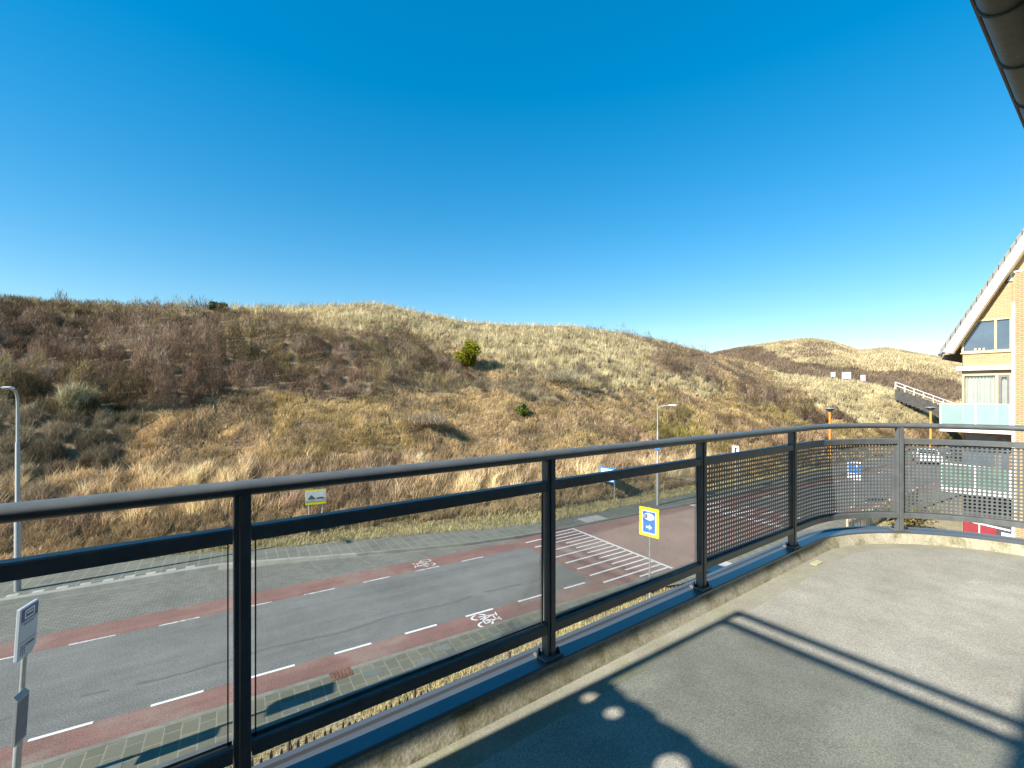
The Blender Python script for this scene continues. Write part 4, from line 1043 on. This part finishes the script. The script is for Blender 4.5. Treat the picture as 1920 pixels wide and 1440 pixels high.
balcony(zt_a, zs_a); balcony(zt_a - 2.64, zs_a - 2.64, 'aqua_shaded')
# red panel fence and pale door at the ground floor
yy0, _ = hy(1868, 1000, BX + .1); yy1, _ = hy(1806, 1000, BX + .1)
mb = MB(); mb.box(BX + .1, BX + .15, yy0, yy1, -7.0, -5.52)
ps = tag(mb.build("garden_screen", M['redpaint']), "red garden panel with white top rail at the foot of the brick house", "garden screen")
mb = MB(); mb.bar((BX + .08, yy0 - .4, -5.60), (BX + .08, yy1, -5.47), .05, .06); ps2 = mb.build("top_rail", M['whitepaint'], ps)
mb = MB(); mb.box(BX + .08, BX + .098, (yy0 + yy1) / 2 - .02, (yy0 + yy1) / 2 + .02, -7, -5.51); mb.build("batten", M['whitepaint'], ps)
mb = MB(); mb.box(BX + .3, BX + .36, pl + .12, yy0 - .12, -7.0, -5.75); hpart(mb, "storage_door", M['paleblue'])

# ------------------------------------------------------------------ street lamps
def lamp(name, base, h, reach, wide, label):
    o = empty(name, base); tag(o, label, "street lamp", "grey street lamps on the far pavement")
    mb = MB(); w = wide
    mb.tube([(0, 0, 0), (0, 0, h * .42), (0, 0, h * .428), (0, 0, h * .72), (0, 0, h * .727), (0, 0, h * .91)], [.092 * w, .088 * w, .066 * w, .062 * w, .045 * w, .040 * w], 14)
    mb.build("pole", M['lampgrey'], o)
    mb = MB(); pts = [(0, 0, h * .905)]
    for k in range(8):
        a = R(90) * k / 7; rr_ = h * .055; pts.append((0, -rr_ + rr_ * math.cos(a), h * .915 + rr_ * math.sin(a) * 1.1))
    pts.append((0, -reach, h * .985)); mb.tube(pts, [.042 * w] * (len(pts) - 1) + [.03 * w], 10); mb.build("arm", M['lampgrey'], o)
    mb = MB(); L = .55 * w
    pro = [(-reach + .08, .02), (-reach - L * .5, .055), (-reach - L, .035), (-reach - L, .0), (-reach - L * .3, -.035), (-reach + .08, -.025)]
    mb.prism([(a, h * .985 + c_ + .01) for a, c_ in pro], 'x', -.10 * w, .10 * w); hd = mb.build("lamp_head", M['lamphead'], o, bevel=.015)
    mb = MB(); mb.box(-.07 * w, .07 * w, -reach - L * .92, -reach - L * .35, h * .985 - .028, h * .985 - .018); mb.build("lens", M['lens'], hd)
    mb = MB(); mb.box(-.05, .05, -.105 * w, -.082 * w, .5, 1.0); mb.build("service_door", M['lampgrey'], o)
    return o
b1 = onz(33, 1108, ZP); lamp("street_lamp", b1, 7.15, .85, 1.0, "tall grey stepped lamp post on the far pavement at the left edge")
b2_ = onz(1233, 947, ZP); lamp("street_lamp", b2_, 6.25, .9, .82, "slim grey lamp post beside the red brick crossing, arm bent right")
def orange_lamp(base, h, label):
    o = empty("orange_lamp_post", base); tag(o, label, "lamp post", "orange lamp posts along the far road")
    MB().tube([(0, 0, 0), (0, 0, h - .35)], .10, 12).build("pole", M['orange'], o)
    mb = MB(); mb.tube([(0, 0, h - .35), (0, 0, h - .28), (0, 0, h - .02), (0, 0, h)], [.10, .14, .40, .40], 16); hd = mb.build("lamp_hood", M['darkmetal'], o)
    mb = MB(); mb.tube([(0, 0, h), (0, 0, h + .05), (0, 0, h + .07)], [.45, .43, .15], 16); mb.build("lid", M['backing'], hd)
    return o
orange_lamp(onz(1556, 868, -6.95), (868 - 766) * 6.95 / (868 - HOR) + .0, "orange lamp post with dark conical hood left of the blue parking sign")
orange_lamp(onz(1745, 868, -6.95), (868 - 764) * 6.95 / (868 - HOR) + .0, "orange lamp post with dark conical hood next to the brick house balcony")

# ------------------------------------------------------------------ signs
def text_mesh(body, size, ext=0.002):
    cu = bpy.data.curves.new("lettering", 'FONT'); cu.body = body; cu.size = size; cu.extrude = ext; cu.align_x = 'CENTER'; cu.align_y = 'CENTER'
    t_ = bpy.data.objects.new("lettering", cu); col.objects.link(t_)
    dg = bpy.context.evaluated_depsgraph_get(); me = bpy.data.meshes.new_from_object(t_.evaluated_get(dg))
    bpy.data.objects.remove(t_); return me
def face_rot(o, x, z, y=-.0): # put lettering on a panel facing local -Y
    o.location = (x, y, z); o.rotation_euler = (R(90), 0, 0)
def yaw_to_face(d):            # rotation so that local -Y looks along d
    return math.atan2(d[0], -d[1])
def rrect(w, h, r, n=5):
    p = []
    for cx, cz, a0 in ((w - r, h - r, 0), (-w + r, h - r, 90), (-w + r, -h + r, 180), (w - r, -h + r, 270)):
        for k in range(n + 1):
            a = R(a0 + 90 * k / n); p.append((cx + r * math.cos(a), cz + r * math.sin(a)))
    return p
def off(poly, x, z): return [(a + x, c_ + z) for a, c_ in poly]

# yellow parking route sign
bs = onz(1217, 1125, -7.0); o = empty("parking_sign", (bs.x, bs.y, -7.0), yaw_to_face((-.99, -.12)))
tag(o, "yellow bordered blue parking route sign with white arrow on a thin grey pole", "road sign")
hS = 3.12
MB().tube([(0, .05, 0), (0, .05, .9)], .042, 12).build("pole_sleeve", M['galv'], o)
MB().tube([(0, .05, .88), (0, .05, hS + .05)], .027, 12).build("pole", M['galv'], o)
zc = hS - .49
pb = MB().prism(off(rrect(.37, .49, .03), 0, zc), 'y', -.0, .018).build("panel", M['yellow'], o)
MB().prism(off(rrect(.27, .39, .02), 0, zc), 'y', -.004, -.0005).build("white_border", M['white'], o)
MB().prism(off(rrect(.225, .35, .015), 0, zc), 'y', -.008, -.0045).build("blue_field", M['blue'], o)
el = [(.205 * math.cos(2 * math.pi * k / 40), zc + .19 + .125 * math.sin(2 * math.pi * k / 40)) for k in range(40)]
MB().prism(el, 'y', -.012, -.0085).build("white_oval", M['white'], o)
MB().prism(off([(-.11, -.035), (.0, -.035), (.0, -.095), (.125, 0), (.0, .095), (.0, .035), (-.11, .035)], .0, zc - .17), 'y', -.012, -.0085).build("arrow", M['white'], o)
MB().prism(off(rrect(.052, .062, .008), -.115, zc + .19), 'y', -.015, -.0125).build("letter_box", M['navy'], o)
t_ = link("letter", text_mesh("P", .10), M['white'], o); face_rot(t_, -.115, zc + .188, -.018)
t_ = link("lettering", text_mesh("route", .085), M['greenprint'], o); face_rot(t_, .055, zc + .188, -.0145)

# bus stop pole
bs = depth_pt(27, 1225, 1.0); q = onz(24, 1440, 1); 
bz = -6.89; bp = ray(27, 1400); sca = 11.25 / bp.y
o = empty("bus_stop_sign", (bp.x * sca, 11.25, bz), yaw_to_face((.95, -.31))); o.rotation_euler.x = .055
tag(o, "grey bus stop pole with dark blue topped flag and timetable case at left edge", "bus stop")
MB().tube([(0, 0, 0), (0, 0, .95), (0, 0, 1.0), (0, 0, 2.45)], [.055, .055, .036, .036], 12).build("pole", M['galv'], o)
pn_ = [(-.215, -.44), (.13, -.44), (.235, -.33), (.235, .44), (-.215, .44)]
zc = 2.83
flag = MB().prism(off(pn_, 0, zc), 'y', -.03, .03).build("sign_flag", M['palegrey'], o, bevel=.012)
MB().prism(off([(-.19, .2), (.21, .2), (.21, .41), (-.19, .41)], 0, zc), 'y', -.034, -.0305).build("blue_header", M['navy'], o)
fr_ = MB(); P_ = off(rrect(.12, .075, .02), 0, zc + .305)
fr_.prism(P_, 'y', -.037, -.0345); fr_.build("bus_pictogram_ground", M['white'], o)
fr_ = MB(); fr_.prism(off(rrect(.095, .05, .015), 0, zc + .305), 'y', -.039, -.0375); fr_.build("bus_pictogram", M['navy'], o)
fr_ = MB()
for k in range(4): fr_.box(-.072 + k * .037, -.043 + k * .037, -.041, -.0395, zc + .305, zc + .335)
fr_.build("bus_windows", M['white'], o)
for bx_ in ((-.18, .18, zc + .165, zc + .172), (-.12, .12, zc + .135, zc + .15), (-.19, .21, zc - .155, zc - .148)):
    MB().box(bx_[0], bx_[1], -.0345, -.0315, bx_[2], bx_[3]).build("text_line", M['greytext'], o)
pr = MB()
for i in range(4):
    for j in range(3): pr.box(-.17 + j * .045, -.145 + j * .045, -.0345, -.0315, zc - .23 - i * .045, zc - .205 - i * .045)
for k in range(5): pr.box(-.03 + k * .04, -.005 + k * .04, -.0345, -.0315, zc - .25 + (k % 2) * .01, zc - .20)
pr.build("line_numbers", M['greytext'], o)
cs = MB(); cs.box(-.27, .01, -.10, -.05, 1.02, 1.78); cs.prism([(-.10, 1.782), (-.05, 1.782), (-.03, 1.84), (-.035, 1.85)], 'x', -.27, .01); case = cs.build("timetable_case", M['backing'], o, bevel=.006)
MB().box(-.25, -.01, -.104, -.1005, 1.06, 1.74).build("timetable", M['greytext'], case)  # sheet kept dark grey: its unlit side is put into the colour
for z_ in (1.12, 1.72): MB().tube([(0, 0, z_), (0, 0, z_ + .05)], .046, 12).build("clamp", M['backing'], o)

# photo board on the dune side
bb_ = onz(592, 1003, -6.9); o = empty("info_board", (bb_.x, bb_.y, -6.95), yaw_to_face((-bb_.x * .6, -bb_.y)))
tag(o, "yellow edged board with a grey landscape picture on two posts at the dune foot", "notice board")
k_ = 6.9 / (1003 - HOR); hb = (1003 - 916) * k_
for sx in (-.30, .30): MB().tube([(sx, .03, 0), (sx, .03, hb - .1)], .03, 8).build("post", M['galv'], o)
W_, H_ = .46, .355; zc = hb - H_
MB().box(-W_, W_, -.02, .0, zc - H_, zc + H_).build("panel", M['yellow'], o)
MB().box(-W_ + .01, W_ - .01, -.024, -.0205, zc - H_ + .12, zc + H_ - .06).build("picture_ground", M['photo_sky'], o)
MB().prism([(-W_ + .01, zc - .16), (-.2, zc - .12), (.1, zc - .17), (W_ - .01, zc - .12), (W_ - .01, zc - H_ + .121), (-W_ + .01, zc - H_ + .121)], 'y', -.027, -.0245).build("picture_dune", M['photo_sand'], o)
mb = MB(); mb.prism([(-.36, zc - .08), (-.22, zc + .12), (-.06, zc - .02), (-.04, zc - .1), (-.34, zc - .1)], 'y', -.030, -.0275); mb.prism([(.0, zc - .1), (.05, zc - .03), (.3, zc - .01), (W_ - .02, zc - .1)], 'y', -.030, -.0275); mb.build("picture_skyline", M['photo_dark'], o)

# blue information panel beside the brick crossing
bb_ = onz(1139, 935, -6.9); rz = yaw_to_face((-1, -.05)); o = empty("information_board", (bb_.x, bb_.y, -6.95), rz)
tag(o, "blue framed white information panel on two thin posts in the verge", "notice board")
for sx in (-.55, .55): MB().tube([(sx, .03, 0), (sx, .03, 2.0)], .028, 8).build("post", M['galv'], o)
MB().box(-.62, .62, -.02, .0, 1.15, 2.1).build("panel", M['blue'], o)
MB().box(-.52, .52, -.024, -.0205, 1.22, 2.0).build("sheet", M['white'], o)
MB().prism([(-.35, 1.5), (-.1, 1.75), (.1, 1.6), (.35, 1.8), (.35, 1.35), (-.35, 1.35)], 'y', -.027, -.0245).build("map_print", M['palegrey'], o)

# blue sign on the slim lamp
o = empty("pedestrian_sign", (b2_.x - .12, b2_.y - .11, -6.89), yaw_to_face((-.95, -.3))); tag(o, "blue road sign with white top strip fixed to the slim lamp post", "road sign")
MB().box(-.20, .14, -.012, .0, 3.42, 3.84).build("panel", M['blue'], o)
MB().box(-.20, .14, -.012, .0, 3.85, 3.96).build("top_strip", M['white'], o)
MB().box(-.05, .05, .0, .16, 3.6, 3.66).build("bracket", M['galv'], o)

# white sign behind the railing
d = ray(1379, 900); v_ = 19.0
for it in range(1):
    # where this bearing crosses the far pavement
    k_ = v_ / (d.x * -RS * -1 * -1 + d.y * RC) if False else v_ / (d.x * math.sin(-RA) + d.y * math.cos(RA))
q = d * k_
zt_ = (HOR - 836) * k_
o = empty("zone_sign", (q.x, q.y, -6.89), yaw_to_face((-q.x, -q.y))); tag(o, "white rectangular sign with black upright symbol above the perforated panel", "road sign")
MB().tube([(0, .03, 0), (0, .03, zt_ + 6.85)], .028, 8).build("pole", M['galv'], o)
tz = zt_ + 6.89
MB().box(-.22, .22, -.012, .0, tz - .85, tz).build("panel", M['white'], o)
mb = MB(); mb.box(-.05, .05, -.016, -.0125, tz - .62, tz - .2); mb.box(-.05, .10, -.016, -.0125, tz - .2, tz - .12); mb.build("symbol", M['black'], o)

# blue parking sign seen through the perforated corner
q = onz(1602, 950, -6.95); k_ = 6.95 / (950 - HOR); o = empty("parking_place_sign", (q.x, q.y, -6.95), yaw_to_face((-1, -.12)))
tag(o, "blue square parking sign over a white plate seen through the perforated panel", "road sign")
tz = (950 - 866) * k_
MB().tube([(0, .03, 0), (0, .03, tz)], .028, 8).build("pole", M['galv'], o)
MB().box(-.36, .36, -.014, .0, tz - .74, tz).build("panel", M['white'], o)
MB().box(-.31, .31, -.018, -.0145, tz - .70, tz - .06).build("blue_field", M['blue'], o)
t_ = link("letter", text_mesh("P", .6), M['white'], o); face_rot(t_, 0, tz - .38, -.0205)
MB().box(-.36, .36, -.014, .0, tz - 1.08, tz - .77).build("sub_plate", M['white'], o)

# ------------------------------------------------------------------ paling fences
def paling(name, x0, x1, y0, y1, h, m, label, step=.135):
    o = empty(name, (x0, y0, -7.0)); tag(o, label, "fence")
    L = math.hypot(x1 - x0, y1 - y0); a = math.atan2(y1 - y0, x1 - x0); o.rotation_euler = (0, 0, a)
    mb = MB(); n = int(L / step)
    for k in range(n):
        x_ = k * step + rnd.uniform(-.015, .015); hh = h + rnd.uniform(-.06, .05); w_ = rnd.uniform(.030, .048); tl_ = rnd.uniform(-.03, .03)
        mb.add([(x_ - w_ / 2, -.012, 0), (x_ + w_ / 2, -.012, 0), (x_ + w_ / 2, .012, 0), (x_ - w_ / 2, .012, 0),
                (x_ - w_ / 2 + tl_, -.012, hh - .06), (x_ + w_ / 2 + tl_, -.012, hh - .06), (x_ + w_ / 2 + tl_, .012, hh - .06), (x_ - w_ / 2 + tl_, .012, hh - .06), (x_ + tl_, -.006, hh), (x_ + tl_, .006, hh)],
               [(0, 1, 5, 8, 4), (3, 7, 9, 6, 2), (0, 4, 7, 3), (1, 2, 6, 5), (4, 8, 9, 7), (5, 6, 9, 8)])
    mb.build("pales", m, o)
    mb = MB()
    for z_ in (.2, h * .8):
        mb.tube([(0, .016, z_), (L, .016, z_)], .006, 5); mb.tube([(0, -.016, z_), (L, -.016, z_)], .006, 5)
    mb.build("wires", M['wire'], o)
    for k in range(int(L / 2.2) + 1):
        MB().tube([(k * 2.2 + .05, .06, 0), (k * 2.2 + .05, .06, h + .08)], .035, 8).build("post", m, o)
    return o
paling("paling_fence", -3.0, 7.6, 8.36, 8.0, 1.22, M['paling'], "weathered chestnut paling fence below the balcony coping")
paling("paling_fence", 25.5, 38.0, 8.0, 8.1, 1.05, M['palepaling'], "pale wooden paling fence in front of the brick house garden")

# ------------------------------------------------------------------ shrubs
def find(px, py):
    d = ray(px, py); h_ = math.hypot(d.x, d.y); best = None
    rs = np.linspace(22, 110, 900); xx_ = d.x / h_ * rs; yy_ = d.y / h_ * rs; zz_ = d.z / h_ * rs; gz = dune_z(xx_, yy_)
    k = np.argmax(gz >= zz_); k = k if gz[k] >= zz_[k] else int(np.argmin(zz_ - gz))
    return Vector((xx_[k], yy_[k], gz[k])), rs[k] * h_ / h_ 
def shrub(name, base, w, h, n, pal, label, cat, leaf=.12, group=None, twiggy=False):
    o = empty(name, base); tag(o, label, cat, group)
    c0 = rng.normal(0, 1, (14, 3)); c0 /= np.linalg.norm(c0, axis=1)[:, None]; c0 = c0 * rng.uniform(.25, .85, (14, 1)) * np.array([w / 2, w / 2, h * .45]) + np.array([0, 0, h * .5]); c0[:, 2] = np.clip(c0[:, 2], h * .15, h * .85)
    k = rng.integers(0, 14, n); p = rng.normal(0, 1, (n, 3)); p /= np.linalg.norm(p, axis=1)[:, None]
    p = c0[k] + p * rng.uniform(.3, 1.15, (n, 1)) * np.array([w * .21, w * .21, h * .22]); p[:, 2] = np.clip(p[:, 2], .02, None)
    cb = pick(pal, n) * (0.8 + 0.4 * rng.random(14))[k][:, None]
    f = blades("crown" if not twiggy else "twigs", p, rng.uniform(.8, 1.5, n) * leaf * (2.4 if twiggy else 1), np.full(n, leaf * (.12 if twiggy else .75)), cb, lean=1.3 if not twiggy else .8, mat=M['leaf'] if not twiggy else M['veg'], wind=(0, 0), up=.5)
    f.parent = o
    mb = MB()
    for q_ in range(5):
        e = c0[q_]; mb.tube([(0, 0, -.15), (e[0] * .45, e[1] * .45, e[2] * .5), tuple(e)], [.05, .035, .015], 6)
    mb.build("stem", M['bark'], o); return o
GRN = [(0.075, 0.10, 0.02), (0.12, 0.135, 0.02), (0.05, 0.07, 0.018), (0.17, 0.17, 0.03)]
def put_shrub(name, px, py, pw, ph_, *a, **k):
    p, rr_ = find(px, py); dep = p.x * CC_ + p.y * SC_; sc_ = dep / F_PX
    return shrub(name, p - Vector((0, 0, .1)), pw * sc_, ph_ * sc_, *a, **k)
put_shrub("evergreen_bush", 877, 690, 46, 50, 4200, [(0.26, 0.25, 0.02), (0.33, 0.29, 0.025), (0.14, 0.16, 0.02), (0.09, 0.105, 0.02)], "large rounded yellow green bush high on the dune slope", "bush", leaf=.20)
put_shrub("evergreen_bush", 981, 782, 28, 26, 1800, [(0.12, 0.17, 0.045), (0.075, 0.11, 0.03), (0.19, 0.22, 0.06)], "small green bush alone on the golden lower slope", "bush", leaf=.14)
put_shrub("evergreen_bush", 404, 584, 38, 20, 2200, [(0.06, 0.095, 0.04), (0.08, 0.115, 0.045), (0.04, 0.065, 0.03)], "wide dark green bush on the skyline of the dune crest", "bush", leaf=.20)
put_shrub("pale_thorn_bush", 140, 775, 62, 52, 1800, [(0.40, 0.36, 0.25), (0.32, 0.29, 0.13), (0.46, 0.41, 0.31), (0.26, 0.24, 0.08)], "pale bare thorn bush with greenish stems among brown scrub", "bush", leaf=.20, twiggy=True)
put_shrub("bare_grey_bush", 795, 800, 110, 22, 1800, [(0.30, 0.24, 0.165), (0.36, 0.30, 0.21), (0.23, 0.18, 0.12)], "wide bare grey brown bush on the golden slope", "bush", leaf=.22, twiggy=True)
put_shrub("bare_grey_bush", 1040, 720, 110, 26, 1800, [(0.28, 0.245, 0.155), (0.36, 0.32, 0.22), (0.21, 0.18, 0.105)], "straggling grey olive bush right of the yellow green bush", "bush", leaf=.24, twiggy=True)
OLV = [(0.17, 0.14, 0.05), (0.22, 0.18, 0.07), (0.12, 0.11, 0.04), (0.28, 0.21, 0.09)]
shrub("garden_shrub", Vector((29.2, 6.5, -7.0)), 2.4, 1.9, 2600, OLV, "tall olive shrub behind the perforated panel by the brick house", "shrub", leaf=.10)
shrub("garden_shrub", Vector((25.2, 5.0, -7.0)), 2.0, .9, 1800, [(0.30, 0.24, 0.08), (0.22, 0.19, 0.06), (0.15, 0.15, 0.05)], "low yellow green shrub below the bottom rail beside the pale fence", "shrub", leaf=.09)
shrub("garden_shrub", Vector((26.6, 5.2, -7.0)), 1.6, .8, 1500, GRN, "low green shrub beside the red garden panel", "shrub", leaf=.09)

# ------------------------------------------------------------------ dune stairs and boards
def stairway():
    def on_crest(px_, py_):
        r_ = np.interp(phi_of(px_), _pg, RR) - 11; d_ = ray(px_, py_); return d_ * (r_ / math.hypot(d_.x, d_.y))
    a = on_crest(1678, 730); b_ = on_crest(1808, 778)
    o = empty("dune_stairs", (b_.x, b_.y, b_.z)); tag(o, "dark timber stairway with pale handrails climbing the far dune", "stairs")
    A = a - b_; side = Vector((-A.y, A.x, 0)).normalized() * 1.15
    if side.x * FC + side.y * FS < 0: side = -side
    mb = MB(); n = 16
    for k in range(n):
        c0 = A * (k / n); c1 = A * ((k + 1) / n)
        for c_ in (c0,):
            vs = [c0, c1, c1 + side * 2, c0 + side * 2]
            zt2 = c1.z
            mb.add([(v.x, v.y, zt2 - 1.5) for v in vs] + [(v.x, v.y, zt2) for v in vs], [(3, 2, 1, 0), (4, 5, 6, 7), (0, 1, 5, 4), (1, 2, 6, 5), (2, 3, 7, 6), (3, 0, 4, 7)])
    mb.build("steps", M['stair'], o)
    for sd_ in (.05, 1.95):
        mb = MB()
        for hh in (.55, 1.0): mb.tube([side * sd_ + Vector((0, 0, hh)), A + side * sd_ + Vector((0, 0, hh))], .05, 6)
        for k in range(8): 
            p = A * (k / 7) + side * sd_; mb.tube([p, p + Vector((0, 0, 1.0))], .04, 6)
        mb.build("handrail", M['handrail'], o)
stairway()
def dune_board(px, pyt, pyb, pw, m, mf, label, dep=82.0, round_=False):
    p = depth_pt(px, pyb, dep); sc_ = dep / F_PX; h_ = (pyb - pyt) * sc_; w_ = pw * sc_
    o = empty("dune_sign", (p.x, p.y, p.z - .5), yaw_to_face((-p.x, -p.y))); tag(o, label, "sign", "small signs on the far dune crest")
    for sx in (-w_ * .4, w_ * .4): MB().tube([(sx, .05, -1.2), (sx, .05, h_ + .4)], .04, 6).build("post", M['galv'], o)
    MB().box(-w_ / 2, w_ / 2, -.02, .03, .5 + h_ * .15, .5 + h_).build("panel", mf, o)
    MB().box(-w_ / 2 + .1, w_ / 2 - .1, -.03, -.0205, .5 + h_ * .15 + .05, .5 + h_ - .12).build("sheet", m, o)
dune_board(1562, 698, 708, 7, M['palegrey'], M['palegrey'], "small pale sign on the dune crest left of the blue board")
dune_board(1587, 697, 713, 15, M['paleblue'], M['blue'], "blue framed pale board on the far dune crest")
dune_board(1618, 703, 716, 8, M['palegrey'], M['backing'], "small grey sign on the dune crest right of the blue board")

# ------------------------------------------------------------------ parked cars beyond the road
def car(loc, rz, paint, label):
    o = empty("parked_car", loc, rz); tag(o, label, "car", "cars parked beyond the road")
    L, W, H = 4.1, 1.72, 1.48
    side_ = [(-2.05, .35), (-2.05, .75), (-1.95, .92), (-1.1, 1.0), (-.45, 1.42), (.2, H), (1.2, 1.44), (1.85, 1.05), (2.05, .95), (2.05, .35), (1.62, .28), (-1.62, .28)]
    mb = MB(); n = len(side_)
    vs = []
    for sg in (-1, 1):
        for x_, z_ in side_:
            inset = 0 if z_ < 1.0 else (z_ - 1.0) * .36
            vs.append((x_, sg * (W / 2 - inset), z_))
    mb.add(vs, [tuple(range(n - 1, -1, -1)), tuple(range(n, 2 * n))] + [(k, (k + 1) % n, n + (k + 1) % n, n + k) for k in range(n)])
    body = mb.build("body", paint, o, bevel=.05)
    for sg in (-1, 1):
        mb = MB()
        pl_ = [(-.9, 1.04), (-.42, 1.36), (.15, 1.41), (1.15, 1.37), (1.6, 1.04)]
        mb.add([(x_, sg * (W / 2 - (z_ - 1.0) * .36 + .012), z_) for x_, z_ in pl_], [tuple(range(5))]); mb.build("side_window", M['carglass'], o)
        for x_ in (-1.3, 1.3):
            mb = MB(); mb.tube([(x_, sg * (W / 2 - .18), .31), (x_, sg * (W / 2 + .01), .31)], .31, 20); wh = mb.build("wheel", M['tyre'], o)
            MB().tube([(x_, sg * (W / 2 + .011), .31), (x_, sg * (W / 2 + .02), .31)], .19, 14).build("rim", M['rim'], wh)
        MB().box(2.02, 2.075, sg * .68 - .12, sg * .68 + .12, .75, .93).build("tail_light", M['lampred'], o)
        MB().box(-2.075, -2.02, sg * .62 - .16, sg * .62 + .16, .66, .80).build("headlight", M['lens'], o)
    MB().add([(-1.04, -.72, 1.06), (-1.04, .72, 1.06), (-.5, .64, 1.41), (-.5, -.64, 1.41)], [(0, 1, 2, 3)]).build("windscreen", M['carglass'], o)
    MB().add([(1.29, -.62, 1.42), (1.29, .62, 1.42), (1.82, .72, 1.09), (1.82, -.72, 1.09)], [(0, 1, 2, 3)]).build("rear_window", M['carglass'], o)
    return o
p = onz(1737, 868, -6.9); car((p.x, p.y, -6.93), R(20), M['carwhite'], "white hatchback parked beyond the road seen through the perforations")
p = onz(1778, 866, -6.9); car((p.x + 4, p.y - .3, -6.93), R(0), M['cargrey'], "dark car parked behind the lower glass balcony of the brick house")
